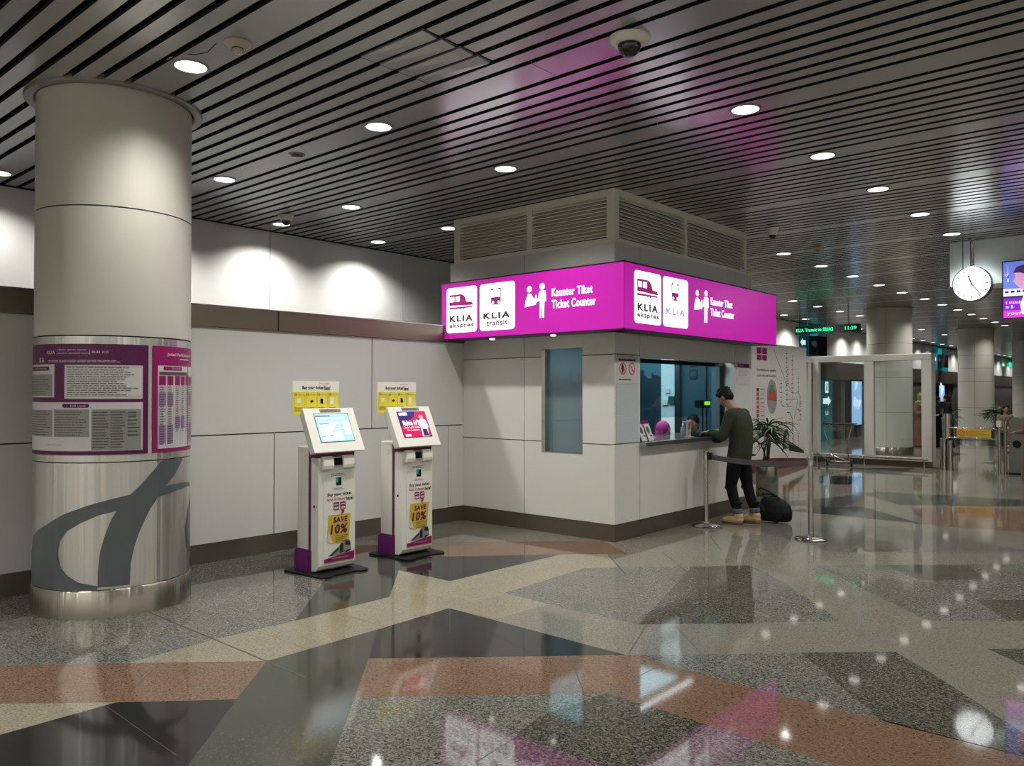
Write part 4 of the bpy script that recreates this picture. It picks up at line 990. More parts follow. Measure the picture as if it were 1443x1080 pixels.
# ------------------------------------------------------------------ clock
t = thing('station_clock', 'round white lit station clock hanging from the ceiling on a pole', 'clock', (-2.535, 12.90, 3.16))
mb = MB(); mb.cyl((-2.535, 12.90, 3.38), (-2.535, 12.90, ZC), .028, 20); mb.build('pole', ['steel_tube'], t)
mb = MB(); mb.lathe([(.05, 0), (.05, -.02), (.03, -.03)], (-2.535, 12.90, ZC), 24); mb.build('ceiling_flange', ['steel_tube'], t)
mb = MB(); mb.lathe([(.240, -.055), (.252, -.05), (.252, .05), (.240, .055)], (-2.535, 12.90, 3.16), 56, axis=(0, -1, 0)); mb.build('case', ['clock_case'], t)
F = Frame((-2.535, 12.845, 3.16), (1, 0, 0), (0, -1, 0))
mb = MB(); fdisc(mb, F, 0, 0, .236, .001, 0, 56); mb.build('dial', ['clock_face'], t)
FB = Frame((-2.535, 12.955, 3.16), (-1, 0, 0), (0, 1, 0)); mb = MB(); fdisc(mb, FB, 0, 0, .236, .001, 0, 56); mb.build('dial', ['clock_face'], t)
mb = MB()
for h in range(12):
    a = PI/2-h*PI/6; fline(mb, F, [(.175*math.cos(a), .175*math.sin(a)), (.215*math.cos(a), .215*math.sin(a))], .015, .003)
mb.build('hour_marks', ['ink'], t)
mb = MB(); a = PI/2-math.radians(345-4); fline(mb, F, [(-.03*math.cos(a), -.03*math.sin(a)), (.13*math.cos(a), .13*math.sin(a))], .022, .004); mb.build('hour_hand', ['ink'], t)
mb = MB(); a = PI/2-math.radians(144); fline(mb, F, [(-.03*math.cos(a), -.03*math.sin(a)), (.19*math.cos(a), .19*math.sin(a))], .014, .005); mb.build('minute_hand', ['ink'], t)

# ------------------------------------------------------------------ hanging screen
t = thing('hanging_screen', 'flat advertising screen with purple picture hanging right of the clock', 'screen', (-1.5, 12.9, 3.04))
mb = MB(); mb.box((-2.17, 12.90, 2.635), (-.77, 12.96, 3.445)); mb.build('bezel', ['black_gloss'], t, bevel=.004)
mb = MB(); mb.box((-1.6, 12.96, 2.95), (-1.3, 13.12, 3.3)); mb.build('wall_bracket', ['black'], t)
F = Frame((-2.155, 12.898, 2.65), (1, 0, 0), (0, -1, 0)); W, Hh = 1.37, .78
mb = MB(); frect(mb, F, 0, 0, W, Hh, 0, 1); frect(mb, F, 0, .10, W, .27, .001, 6); frect(mb, F, 0, 0, W, .10, .001, 2)
frect(mb, F, 0, .30, .30, .40, .001, 3)
for i in range(4): frect(mb, F, .02+.07*i, .345, .065+.07*i, .375, .002, 4)
frect(mb, F, 0, .27, .40, .30, .002, 4); fpoly(mb, F, [(.05, .50), (.066, .50), (.062, .62), (.058, .74), (.054, .62)], .002, 3); frect(mb, F, .045, .55, .071, .60, .003, 0)
fpoly(mb, F, [(.22, .04), (.20, .18), (.26, .34), (.34, .42), (.48, .44), (.62, .36), (.70, .10), (.70, .04)], .004, 3)
fpoly(mb, F, [(.15, .46), (.12, .51), (.15, .56), (.13, .63), (.22, .68), (.36, .60), (.36, .42), (.28, .36), (.20, .40)], .003, 5)
fpoly(mb, F, [(.12, .62), (.16, .70), (.26, .73), (.38, .70), (.43, .58), (.40, .44), (.33, .48), (.30, .58), (.20, .62)], .005, 4)
frect(mb, F, .75, .30, 1.35, .72, .002, 6)
mb.build('display', ['tv_violet', 'tv_blue', 'tv_pink', 'tv_white', 'tv_dark', 'tv_skin', 'tv_deep'], t)
mb = MB(); ftext(mb, F, 'your ticket', .04, .025, .47, .085, .006, 0, .02, .15); ftext(mb, F, 't transit', .03, .19, .22, .235, .005, 0, .01); ftext(mb, F, 'm B', .03, .13, .12, .17, .005, 0, .01); ftext(mb, F, 'ty', .02, .57, .06, .62, .004)
mb.build('lettering', ['tv_white'], t)
t = thing('dome_camera', 'tiny dark dome camera under the bulkhead, below the hanging screen', 'security camera', (-1.96, 13.3, 3.17))
mb = MB(); mb.lathe([(.06, 0), (.06, -.03), (.045, -.06), (.001, -.08)], (-1.96, 13.3, 3.17), 20); mb.build('smoked_dome', ['dome_smoke'], t)

# ------------------------------------------------------------------ LED destination sign
t = thing('destination_sign', 'long black hanging LED sign with green text beyond the booth', 'sign', (-7.5, 21.0, 3.3))
mb = MB(); mb.box((-8.32, 21.0, 3.165), (-6.66, 21.10, 3.365)); mb.build('case', ['black'], t)
mb = MB()
for x in (-8.0, -6.95): mb = MB(); mb.cyl((x, 21.05, 3.365), (x, 21.05, ZC), .02, 10); mb.build('hanger', ['steel_tube'], t)
F = Frame((-8.32, 20.998, 3.165), (1, 0, 0), (0, -1, 0))
mb = MB(); ftext(mb, F, 'KLIA Transit to KLIA2', .03, .055, 1.00, .145, .001, 0, .02); ftext(mb, F, '11:39', 1.30, .06, 1.58, .15, .001, 0, .02); mb.build('led_text', ['led_green'], t)

# ------------------------------------------------------------------ route map board
t = thing('route_map_board', 'tall white freestanding board with rail route map, behind the potted palm', 'board', (-6.9, 16.5, 0))
mb = MB(); mb.box((-6.95, 15.10, .03), (-6.90, 18.06, 2.63)); mb.build('panel', ['board_white'], t)
mb = MB(); mb.box((-6.97, 15.10, .001), (-6.84, 18.1, .03)); mb.build('red_base', ['board_red'], t)
F = Frame((-6.9, 0, 0), (0, 1, 0), (1, 0, 0))
mb = MB(); fpoly(mb, F, [(15.10, .03), (15.10, .25), (16.2, .23), (17.2, .17), (18.06, .11), (18.06, .03)], .001); 
mb.build('red_wave', ['board_red'], t)
mb = MB()
for u in (15.42, 15.68): 
    fround(mb, F, u, 2.40, u+.23, 2.53, .02, .002, 0); fround(mb, F, u, 2.27, u+.23, 2.38, .02, .002, 0)
mb.build('train_emblem', ['magenta_print'], t)
mb = MB(); ftext(mb, F, 'Connecting you speedily', 15.42, 2.035, 16.36, 2.10, .002, 0, .02); ftext(mb, F, 'to the city and the airport', 15.42, 1.92, 16.38, 1.985, .002, 0, .02); mb.build('headline', ['ink'], t)
mb = MB()
cols = ['route_k', 'route_r', 'route_r', 'route_o', 'route_r', 'route_r', 'route_p', 'route_g', 'route_g', 'route_g', 'route_g']
mats = ['route_k', 'route_r', 'route_o', 'route_p', 'route_g', 'print_grey']
for i, c in enumerate(cols):
    z = 1.70-.088*i; frect(mb, F, 15.40, z-.07, 15.53, z, .002, mats.index(c)); frect(mb, F, 15.57, z-.065, 15.82, z-.062, .002, mats.index(c)); frect(mb, F, 15.57, z-.003, 15.82, z, .002, mats.index(c)); frect(mb, F, 15.58, z-.045, 15.78, z-.025, .002, 5)
mb.build('route_key', mats, t)
mb = MB(); fdisc(mb, F, 16.16, 1.52, .26, .002, 0, 40, .36); fpoly(mb, F, [(15.95, 1.45), (16.38, 1.42), (16.34, 1.62), (16.2, 1.70), (16.0, 1.64)], .003, 1); fpoly(mb, F, [(16.0, 1.6), (16.1, 1.78), (16.25, 1.76), (16.2, 1.62)], .004, 2)
mb.build('picture_disc', ['print_grey', 'route_r', 'route_g'], t)
mb = MB(); fline(mb, F, [(16.25, 2.52), (16.5, 2.25), (16.75, 1.98), (16.95, 1.75)], .012, .002, 0)
fline(mb, F, [(16.95, 2.55), (16.95, 1.30)], .012, .002, 1); fline(mb, F, [(17.25, 2.42), (17.25, 1.46), (16.95, 1.30)], .012, .002, 1); fline(mb, F, [(17.02, 2.2), (17.02, 1.75), (17.25, 1.62)], .010, .002, 0)
fline(mb, F, [(16.65, 1.95), (16.65, 1.34), (16.95, 1.30), (17.2, 1.30)], .010, .002, 1); fline(mb, F, [(17.25, 1.60), (17.6, 1.60), (17.7, 1.52), (17.7, .98), (17.5, .98)], .010, .002, 0)
fline(mb, F, [(17.60, 2.05), (17.60, 1.60)], .010, .002, 1); fline(mb, F, [(16.98, 1.46), (17.55, 1.46), (17.35, 1.02)], .010, .002, 0)
fline(mb, F, [(16.95, 1.18), (17.1, 1.17), (17.25, 1.02), (17.28, .45)], .022, .002, 0); fline(mb, F, [(16.98, 1.2), (16.8, 1.06), (16.45, 1.05), (16.1, .6)], .010, .002, 1)
fline(mb, F, [(16.45, .9), (16.95, .9)], .010, .002, 1); fline(mb, F, [(16.05, .58), (17.1, .56), (17.1, .8), (17.28, 1.0)], .010, .002, 1); fline(mb, F, [(17.28, .9), (17.6, .7), (17.6, .3)], .010, .002, 0)
rnd = random.Random(2)
for x0, z0, z1 in ((16.95, 1.35, 2.5), (17.25, 1.6, 2.4), (17.7, 1.0, 1.55), (17.6, 1.62, 2.0), (17.28, .5, .95), (17.6, .32, .65), (16.65, 1.4, 1.9), (17.02, 1.8, 2.15)):
    z = z0
    while z < z1: fpoly(mb, F, [(x0-.06, z), (x0+.02, z), (x0+.02, z+.014), (x0-.06, z+.014)], .002, 0); z += .10
for i in range(14):
    u = rnd.uniform(16.1, 17.7); z = rnd.uniform(.5, 1.4); frect(mb, F, u, z, u+rnd.uniform(.05, .12), z+.014, .002, 0)
mb.build('route_lines', ['ink', 'route_r'], t)
mb = MB(); fpoly(mb, F, [(16.70, .38), (16.72, .62), (16.82, .80), (16.95, .82), (17.05, .70), (17.05, .40)], .003, 0); fpoly(mb, F, [(16.84, .42), (16.86, .62), (16.93, .74), (17.02, .66), (17.02, .42)], .004, 1); fpoly(mb, F, [(17.05, .55), (17.9, .30), (17.9, .24), (17.05, .34)], .003, 0)
mb.build('train_picture', ['ink', 'print_grey'], t)

# ------------------------------------------------------------------ glass screen round the stair well
t = thing('glass_screen', 'white framed glass enclosure with floor-level steel rail in front of the far columns', 'glass enclosure', (-6.0, 18.66, 0))
YG = 18.66; XL = -7.0
mb = MB(); mb.box((-6.93, YG, 2.31), (-4.45, YG+.14, 2.45)); mb.box((XL-.14, 14.6, 2.31), (XL, YG+.14, 2.45)); mb.box((XL-.14, YG, 2.31), (-6.93, YG+.14, 2.45)); mb.box((-4.59, YG+.14, 2.31), (-4.45, YG+.34, 2.45)); mb.build('top_beam', ['white_frame'], t, bevel=.01)
mb = MB(); mb.box((XL, YG, .13), (-4.45, YG+.14, .20)); mb.box((XL-.14, 14.6, .13), (XL, YG, .20)); mb.box((-4.59, YG+.14, .13), (-4.45, YG+.34, .20)); mb.build('bottom_beam', ['white_frame'], t)
for a, b, c, d in ((-6.98, -6.84, YG, YG+.14), (-5.83, -5.63, YG, YG+.14), (-4.65, -4.45, YG, YG+.34), (XL-.14, XL, YG-.2, YG-.02), (XL-.14, XL, 16.6, 16.75)):
    mb = MB(); mb.box((a, c, .20), (b, d, 2.31)); mb.build('upright', ['white_frame'], t, bevel=.006)
for a, b, c, d in ((-6.84, -5.83, YG+.06, YG+.072), (-5.63, -4.65, YG+.06, YG+.072), (XL-.076, XL-.064, 16.75, YG-.2)):
    mb = MB(); mb.box((a, c, .20), (b, d, 2.31)); mb.build('pane', ['clear_glass'], t)
mb = MB(); mb.box((XL+.02, YG+.06, .002), (-4.55, YG+.12, .13)); mb.box((-4.59, YG+.01, .002), (-4.46, YG+.13, .13)); mb.build('recessed_plinth', ['kick'], t)
mb = MB(); mb.tube([(-6.93, YG-.10, .17), (-4.50, YG-.10, .17)], .018, 10); mb.build('bumper_rail', ['chrome'], t)
for x in (-6.85, -5.80, -4.58):
    mb = MB(); mb.cyl((x, YG-.10, .002), (x, YG-.10, .16), .012, 10); mb.build('rail_foot', ['chrome'], t)

# ------------------------------------------------------------------ far columns
for (x, y, r), l in zip(((-6.32, 22.30, .545), (-6.02, 31.08, .545), (-5.79, 39.8, .545)), ('round column with square cladding joints right behind the white glass enclosure', 'round column standing behind the fare gates below the clock', 'far round column at the right edge of the picture')):
    c = thing('round_column', l, 'column', (x, y, 0), 'round columns of the hall')
    make_column(c, x, y, r, [(.205, 1.098), (1.106, 1.996), (2.004, 2.436), (2.444, 2.876), (2.884, ZC-.012)], joint=-83)

# ------------------------------------------------------------------ far wall fittings
FW = Frame((XU, 0, 0), (0, 1, 0), (1, 0, 0))
def arrow(mb, F, u, z, wd, h, dirn, d=.012, m=0):
    a, b = (u, u+wd) if dirn > 0 else (u+wd, u)
    fpoly(mb, F, [(a, z-h*.28), (a+(b-a)*.6, z-h*.28), (a+(b-a)*.6, z-h*.5), (b, z), (a+(b-a)*.6, z+h*.5), (a+(b-a)*.6, z+h*.28), (a, z+h*.28)], d, m)
for (u0, u1, l) in ((24.70, 27.05, 'teal overhead panel with white arrows and a dark monitor, behind the LED sign'), (40.75, 43.55, 'distant teal overhead panel with arrows above the gap beside the glass enclosure')):
    t = thing('direction_panel', l, 'sign', (XU, u0, 2.7))
    mb = MB(); frect(mb, FW, u0, 2.66, u1, ZC-.01, .0, 0, .01); mb.build('teal_board', ['teal'], t)
    mb = MB(); frect(mb, FW, u0+.85, 3.45, u0+1.5, ZC-.1, .0, 0, .03); mb.build('lit_teal_field', ['teal_lit'], t)
    mb = MB(); arrow(mb, FW, u0+.06, 3.20, .42, .26, -1, .013); mb.build('arrow', ['sign_lit_white'], t); mb = MB(); arrow(mb, FW, u1-.48, 3.20, .42, .26, 1, .013); mb.build('arrow', ['sign_lit_white'], t)
    mb = MB(); mb.box((XU+.02, u0+.75, 2.80), (XU+.30, u0+1.55, 3.42)); mb.build('monitor', ['black_gloss'], t)
t = thing('lift_sign', 'teal wall panel with a white arrow and figure seen through the glass enclosure', 'sign', (XU, 26.9, 0))
mb = MB(); mb.box((XU-.02, 26.40, .0), (XU+.02, 27.5, 2.04)); mb.build('teal_board', ['teal'], t)
F = Frame((XU+.02, 0, 0), (0, 1, 0), (1, 0, 0))
mb = MB(); arrow(mb, F, 26.65, 1.33, .75, .34, 1, .002); mb.build('arrow', ['sign_lit_white'], t)
mb = MB(); fround(mb, F, 26.85, 1.60, 27.15, 1.98, .03, .002, 0); fdisc(mb, F, 27.0, 1.88, .04, .004, 1); frect(mb, F, 26.95, 1.68, 27.05, 1.83, .004, 1); ftext(mb, F, 'Lift', 26.88, .86, 27.15, 1.0, .002, 0); mb.build('pictogram', ['sign_lit_white', 'teal'], t)
for (u0, u1, z0, z1, l) in ((29.35, 30.45, .45, 2.02, 'upright lit blue advertising screen on the far wall, behind the luggage trolley'), (36.1, 37.1, .9, 2.02, 'distant blue lit screen between the far column and the enclosure post'), (41.6, 42.6, 1.2, 1.95, 'small bright white screen in the gap right of the enclosure')):
    t = thing('advert_screen', l, 'screen', (XU, u0, z0))
    mb = MB(); mb.box((XU-.02, u0-.06, z0-.06), (XU+.06, u1+.06, z1+.06)); mb.build('bezel', ['black_gloss'], t)
    F = Frame((XU+.06, 0, 0), (0, 1, 0), (1, 0, 0)); mb = MB(); frect(mb, F, u0, z0, u1, z1, .002, 0)
    rnd = random.Random(int(u0)); 
    for i in range(7):
        a = rnd.uniform(u0+.05, u1-.4); b = z0+(z1-z0)*rnd.uniform(.15, .8); fpoly(mb, F, [(a, b), (a+.2, b+.1), (a+.35, b+.3), (a+.1, b+.35)], .003+.0005*i, 1)
    mb.build('display', ['ad_blue', 'ad_pale'], t)
t = thing('exit_sign', 'tiny green lit exit sign high at the far right', 'sign', (-9.3, 58, 3.2)); mb = MB(); mb.box((-9.4, 57.4, 3.25), (-9.3, 58.4, 3.5)); mb.build('lit_panel', ['exit_green'], t); mb = MB(); mb.box((-9.37, 57.8, 3.5), (-9.35, 57.85, ZC)); mb.build('hanger', ['black'], t)

# ------------------------------------------------------------------ luggage trolley
t = thing('luggage_trolley', 'empty chrome airport luggage trolley parked before the glass enclosure', 'trolley', (-6.1, 17.9, 0))
x0, y0 = -6.36, 17.72
def tb(name, pts, r=.011, m='chrome', par=t): mb = MB(); mb.tube(pts, r, 8); return mb.build(name, [m], par)
tb('side_frame', [(x0, y0, .90), (x0-.01, y0+.02, .72), (x0+.10, y0+.05, .42), (x0+.06, y0+.08, .16), (x0+.02, y0+.10, .10)])
tb('side_frame', [(x0+.56, y0+.02, .90), (x0+.52, y0+.04, .72), (x0+.44, y0+.06, .42), (x0+.47, y0+.10, .16), (x0+.50, y0+.12, .10)])
tb('cross_brace', [(x0+.08, y0+.06, .40), (x0+.12, y0+.30, .10)]); tb('cross_brace', [(x0+.44, y0+.06, .40), (x0+.42, y0+.32, .10)])
mb = MB()
for i in range(7): mb.tube([(x0+.02+.085*i, y0, .84-.02*(i % 2)), (x0+.02+.085*i, y0+.28, .86)], .005, 6)
mb.tube([(x0, y0, .905), (x0+.56, y0, .905), (x0+.58, y0+.30, .93), (x0-.02, y0+.30, .93), (x0, y0, .905)], .011, 8); mb.tube([(x0+.03, y0+.01, .78), (x0+.52, y0+.01, .78), (x0+.52, y0+.26, .80), (x0+.03, y0+.26, .80), (x0+.03, y0+.01, .78)], .006, 6); mb.build('wire_basket', ['chrome_dark'], t)
tb('handle_bar', [(x0-.03, y0-.03, .93), (x0+.60, y0-.03, .93)], .016, 'rubber')
tb('deck_tube', [(x0-.42, y0+.62, .24), (x0+.0, y0+.14, .12), (x0+.05, y0+.06, .10)], .014); tb('deck_tube', [(x0+.02, y0+.30, .22), (x0+.50, y0+.12, .10)], .014); tb('deck_tube', [(x0+.0, y0+.11, .10), (x0+.52, y0+.12, .10)], .014)
for cx, cy in ((x0+.04, y0+.02), (x0+.54, y0+.06), (x0-.34, y0+.58)):
    w_ = MB(); w_.lathe([(.075, -.018), (.085, -.012), (.085, .012), (.075, .018)], (cx, cy, .088), 20, axis=(1, .2, 0)); wo = w_.build('wheel', ['rubber'], t)
    w_ = MB(); w_.lathe([(.035, -.021), (.035, .021)], (cx, cy, .088), 14, axis=(1, .2, 0)); w_.build('hub', ['chrome'], wo)

# ------------------------------------------------------------------ fare gates
t = thing('gate_post', 'stepped stainless gate post at the left end of the yellow sign barrier', 'gate post', (-4.08, 18.4, 0))
mb = MB(); mb.lathe([(.075, .002), (.075, .66)], (-4.16, 18.42, 0), 24); mb.build('lower_tube', ['steel_tube'], t)
mb = MB(); mb.lathe([(.055, .002), (.055, .62), (.03, .63)], (-4.03, 18.33, 0), 24); mb.build('front_tube', ['steel_tube'], t)
mb = MB(); mb.lathe([(.085, .66), (.085, 1.17), (.001, 1.175)], (-4.10, 18.42, 0), 24); mb.build('head', ['steel_tube'], t)
t = thing('gate_barrier', 'low steel swing barrier with a yellow prohibition board between gate posts', 'barrier', (-3.6, 18.4, .6))
for z in (.885, .68): mb = MB(); mb.tube([(-4.05, 18.35, z), (-3.19, 18.30, z)], .018, 10); mb.build('rail', ['chrome'], t)
mb = MB(); mb.box((-3.90, 18.30, .70), (-3.285, 18.32, .865)); bo = mb.build('yellow_board', ['mustard'], t)
F = Frame((-3.90, 18.30, .70), (1, 0, 0), (0, -1, 0)); mb = MB(); fring(mb, F, .085, .083, .048, .062, .002, 0, 28); fline(mb, F, [(.05, .05), (.12, .118)], .012, .003, 0); mb.build('prohibition_mark', ['red_ink'], bo)
mb = MB(); fgrey(mb, F, .17, .02, .58, .14, 4, .002, 0, .4, 3); mb.build('small_print', ['route_o'], bo)
t = thing('gate_post', 'slim double stainless posts beside the fare gate cabinet', 'gate post', (-3.08, 18.25, 0))
mb = MB(); mb.lathe([(.03, .002), (.03, 1.04)], (-3.13, 18.22, 0), 16); mb.build('tube', ['steel_tube'], t)
mb = MB(); mb.lathe([(.03, .002), (.03, 1.04)], (-3.03, 18.25, 0), 16); mb.build('tube', ['steel_tube'], t)
mb = MB(); mb.box((-3.17, 18.18, .93), (-3.09, 18.27, 1.05)); mb.build('reader', ['cream'], t)
mb = MB(); mb.tube([(-3.12, 18.22, .85), (-3.18, 18.25, .88), (-3.20, 18.28, .84)], .014, 8); mb.build('hinge', ['chrome'], t)
mb = MB(); mb.tube([(-3.13, 18.22, .40), (-3.0, 18.5, .40), (-2.98, 19.2, .40)], .012, 8); mb.tube([(-3.13, 18.22, .98), (-3.0, 18.5, .98), (-2.98, 19.2, .98)], .012, 8); mb.build('side_rail', ['steel_tube'], t)
def cabinet(x, lab_):
    t = thing('fare_gate', lab_, 'fare gate', (x, 18.9, 0), 'fare gate cabinets')
    mb = MB(); pr = [(x, .03), (x+.26, .03), (x+.26, 1.02)]+[(x+.13+.13*math.cos(a*PI/12), 1.0+.13*math.sin(a*PI/12)) for a in range(1, 12)]+[(x, 1.02)]
    mb.prism([(u, 18.20, z) for u, z in pr], (0, 1.5, 0)); mb.build('cabinet', ['gate_steel'], t, bevel=.01)
    mb = MB(); mb.box((x-.01, 18.19, .002), (x+.27, 19.71, .035)); mb.build('foot_plate', ['black'], t)
    F = Frame((x, 18.20, 0), (1, 0, 0), (0, -1, 0)); mb = MB(); fdisc(mb, F, .13, .60, .075, .004, 0, 28); mb.build('sensor_window', ['black_gloss'], t)
cabinet(-2.96, 'stainless fare gate cabinet with a black round window, at the right edge')
cabinet(-1.9, 'second stainless fare gate cabinet just beyond the right edge')

# ------------------------------------------------------------------ potted palms
def palm(x, y, pr, ph, h, n, seed, lab_, lr=.38, m='pot_steel'):
    rnd = random.Random(seed); t = thing('potted_palm', lab_, 'potted plant', (x, y, 0))
    mb = MB(); mb.lathe([(pr*.92, .002), (pr, .02), (pr, ph), (pr*.93, ph), (pr*.93, ph-.03), (.001, ph-.03)], (x, y, 0), 32); pt = mb.build('pot', [m], t)
    mb = MB(); mb.lathe([(pr*.92, ph-.05), (pr*.5, ph-.015), (.001, ph-.02)], (x, y, 0), 20); mb.build('soil', ['soil'], t)
    fm = MB(); sm = MB()
    for i in range(n):
        a = rnd.uniform(0, 2*PI); r0 = rnd.uniform(0, pr*.5); bx, by = x+r0*math.cos(a), y+r0*math.sin(a)
        hh = rnd.uniform(.55, 1.0)*(h-ph); top = Vector((bx+rnd.uniform(-.10, .10), by+rnd.uniform(-.10, .10), ph+hh*.72))
        sm.tube([(bx, by, ph-.04), ((bx+top.x)/2, (by+top.y)/2, ph+hh*.4), top], [.014, .011, .007], 6)
        for k in range(rnd.randint(3, 4)):   # petioles with a fan of blades
            pa = rnd.uniform(0, 2*PI); el = rnd.uniform(.15, 1.1); d = Vector((math.cos(pa)*math.cos(el), math.sin(pa)*math.cos(el), math.sin(el))); L1 = rnd.uniform(.12, .26)*lr/.38
            q = top+d*L1; sm.tube([top, q], [.005, .003], 5)
            side = d.cross(Vector((0, 0, 1))).normalized(); up = side.cross(d).normalized()
            for b in range(rnd.randint(6, 9)):
                th = math.radians(-95+190*(b+rnd.uniform(.2, .8))/8); ld = (d*math.cos(th)+side*math.sin(th)+up*rnd.uniform(-.1, .25)).normalized()
                LL = lr*rnd.uniform(.7, 1.05); wv = ld.cross(up).normalized(); pts = []
                K = 5
                for s_ in range(K+1):
                    f = s_/K; c = q+ld*LL*f+Vector((0, 0, -1))*LL*.55*f*f; w_ = .016*math.sin(PI*min(.97, f*.85+.12))*lr/.38
                    pts.append((c-wv*w_, c+Vector((0, 0, -.004)), c+wv*w_))
                vs = [p for tr in pts for p in tr]; fs = []
                for s_ in range(K):
                    o_ = s_*3; fs += [(o_, o_+1, o_+4, o_+3), (o_+1, o_+2, o_+5, o_+4)]
                fm.add(vs, fs, 0, True)
    sm.build('stems', ['stem'], t); fm.build('foliage', ['leaf'], t, fix=False)
palm(-5.20, 11.98, .17, .46, 1.22, 7, 3, 'leafy palm in a steel pot behind the man, before the route map board', .36)
palm(-6.60, 26.4, .22, .52, 1.15, 6, 5, 'palm in a dark pot seen through the right glass pane', .34, 'chrome_dark')
palm(-5.95, 27.3, .22, .50, 1.15, 6, 8, 'palm by the dark-robed figure, just right of the glass enclosure', .34, 'chrome_dark')
palm(-4.88, 28.0, .22, .45, 1.2, 7, 9, 'distant palm left of the seated person behind the gates', .36, 'chrome_dark')

# ------------------------------------------------------------------ notices on the booth
FN = Frame((XB+.0035, 0, 0), (0, 1, 0), (1, 0, 0))
t = thing('prohibition_notice', 'white notice with two red prohibition circles on the booth pillar', 'notice', (XB, 7.4, 1.7))
mb = MB(); frect(mb, FN, 7.195, 1.70, 7.605, 2.005, .0, 0, .002); mb.build('sheet', ['print_paper'], t)
for u in (7.30, 7.48):
    mb = MB(); fring(mb, FN, u, 1.865, .054, .066, .004, 0, 32); fline(mb, FN, [(u-.045, 1.905), (u+.045, 1.825)], .010, .005, 0); mb.build('red_circle', ['red_ink'], t)
mb = MB()
fpoly(mb, FN, [(7.285, 1.90), (7.315, 1.90), (7.325, 1.87), (7.335, 1.85), (7.31, 1.84), (7.315, 1.82), (7.285, 1.82), (7.285, 1.85), (7.265, 1.86)], .003); fpoly(mb, FN, [(7.455, 1.89), (7.47, 1.895), (7.51, 1.84), (7.50, 1.832)], .003); fdisc(mb, FN, 7.30, 1.908, .010, .003)
mb.build('figure', ['ink'], t)
mb = MB(); fgrey(mb, FN, 7.22, 1.945, 7.58, 1.975, 1, .003, 0, .7, 1); fgrey(mb, FN, 7.22, 1.735, 7.57, 1.752, 1, .003, 0, .7, 2); mb.build('small_print', ['ink'], t)
t = thing('information_notice', 'small white notice with a red header at the right end of the booth front', 'notice', (XB, 10.3, 1.7))
mb = MB(); frect(mb, FN, 10.08, 1.70, 10.50, 2.02, -.003, 0, .003); mb.build('sheet', ['print_paper'], t)
mb = MB(); frect(mb, FN, 10.11, 1.945, 10.47, 2.0, .001, 0); frect(mb, FN, 10.14, 1.955, 10.28, 1.985, .002, 1); mb.build('red_header', ['magenta_print', 'print_lilac'], t)
mb = MB(); fgrey(mb, FN, 10.13, 1.83, 10.44, 1.92, 5, .001, 0, .25, 4); fgrey(mb, FN, 10.13, 1.715, 10.44, 1.73, 1, .001, 0, .4, 6); mb.build('small_print', ['print_grey'], t)

# ------------------------------------------------------------------ things on the counter
zc = 1.0505
t = thing('leaflet_rack', 'purple leaflet rack at the left end of the counter', 'leaflet rack', (-4.85, 7.85, zc))
mb = MB(); mb.box((-4.985, 7.70, zc), (-4.86, 8.02, zc+.03)); mb.box((-4.985, 7.70, zc+.03), (-4.975, 8.02, zc+.22)); mb.box((-4.985, 7.70, zc+.03), (-4.86, 7.707, zc+.12)); mb.box((-4.985, 8.013, zc+.03), (-4.86, 8.02, zc+.12)); mb.build('rack_body', ['purple_print'], t)
mb = MB(); mb.box((-4.93, 7.715, zc+.12), (-4.905, 8.0, zc+.225)); mb.build('front_shelf', ['magenta_print'], t)
for i, (y, z, l) in enumerate(((7.76, .0, 'white folded leaflet with a dark oval picture, left one in the rack'), (7.905, .0, 'white folded leaflet with a dark oval picture, right one in the rack'))):
    F = Frame((-4.80, y-.06, zc+.002), (0, 1, .0), (.92, 0, .38), Vector((-.38, 0, .92)).normalized())
    t = thing('leaflet', l, 'leaflet', (-4.80, y, zc), 'leaflets in the purple rack')
    mb = MB(); frect(mb, F, 0, 0, .115, .205, 0, 0, .006); mb.build('sheet', ['print_paper'], t)
    mb = MB(); fdisc(mb, F, .05, .13, .030, .008, 0, 20, .045); frect(mb, F, .055, .05, .10, .07, .008, 0); mb.build('picture', ['print_dark'], t)
for i in range(3):
    t = thing('ticket_card', ('topmost', 'middle', 'lowest')[i]+' white card standing above the purple leaflet rack', 'card', (-4.93, 7.8, zc+.2), 'white cards on the leaflet rack')
    mb = MB(); mb.box((-4.965+.012*(2-i), 7.70+.01*i, zc+.20), (-4.961+.012*(2-i), 7.78+.06*i, zc+.375-.055*i)); mb.build('card_sheet', ['print_paper'], t)
t = thing('sanitizer_bottle', 'clear pump bottle standing on the counter left of the red card', 'bottle', (-4.93, 8.86, zc))
mb = MB(); mb.lathe([(.028, 0), (.03, .01), (.03, .10), (.022, .12), (.012, .13), (.012, .14)], (-4.93, 8.86, zc), 20); mb.build('bottle_body', ['print_grey'], t)
mb = MB(); mb.lathe([(.013, .14), (.013, .16), (.005, .165), (.005, .19), (.012, .195), (.001, .20)], (-4.93, 8.86, zc), 14); mb.tube([(-4.93, 8.86, zc+.19), (-4.89, 8.88, zc+.185)], .005, 6); mb.build('pump', ['white_plastic'], t)
t = thing('card_stand', 'upright white and red card stand in the middle of the counter', 'card stand', (-4.86, 8.92, zc))
F = Frame((-4.86, 8.82, zc), (-.25, .97, 0), (.97, .25, 0)); mb = MB(); frect(mb, F, 0, 0, .20, .215, 0, 0, .006); mb.box((-4.93, 8.84, zc), (-4.85, 9.0, zc+.004)); mb.build('board', ['print_paper'], t)
mb = MB(); fpoly(mb, F, [(.04, .08), (.16, .10), (.17, .19), (.05, .17)], .008, 0); ftext(mb, F, 'KLIA', .055, .03, .155, .06, .008, 0, .02); mb.build('red_print', ['red_card'], t)
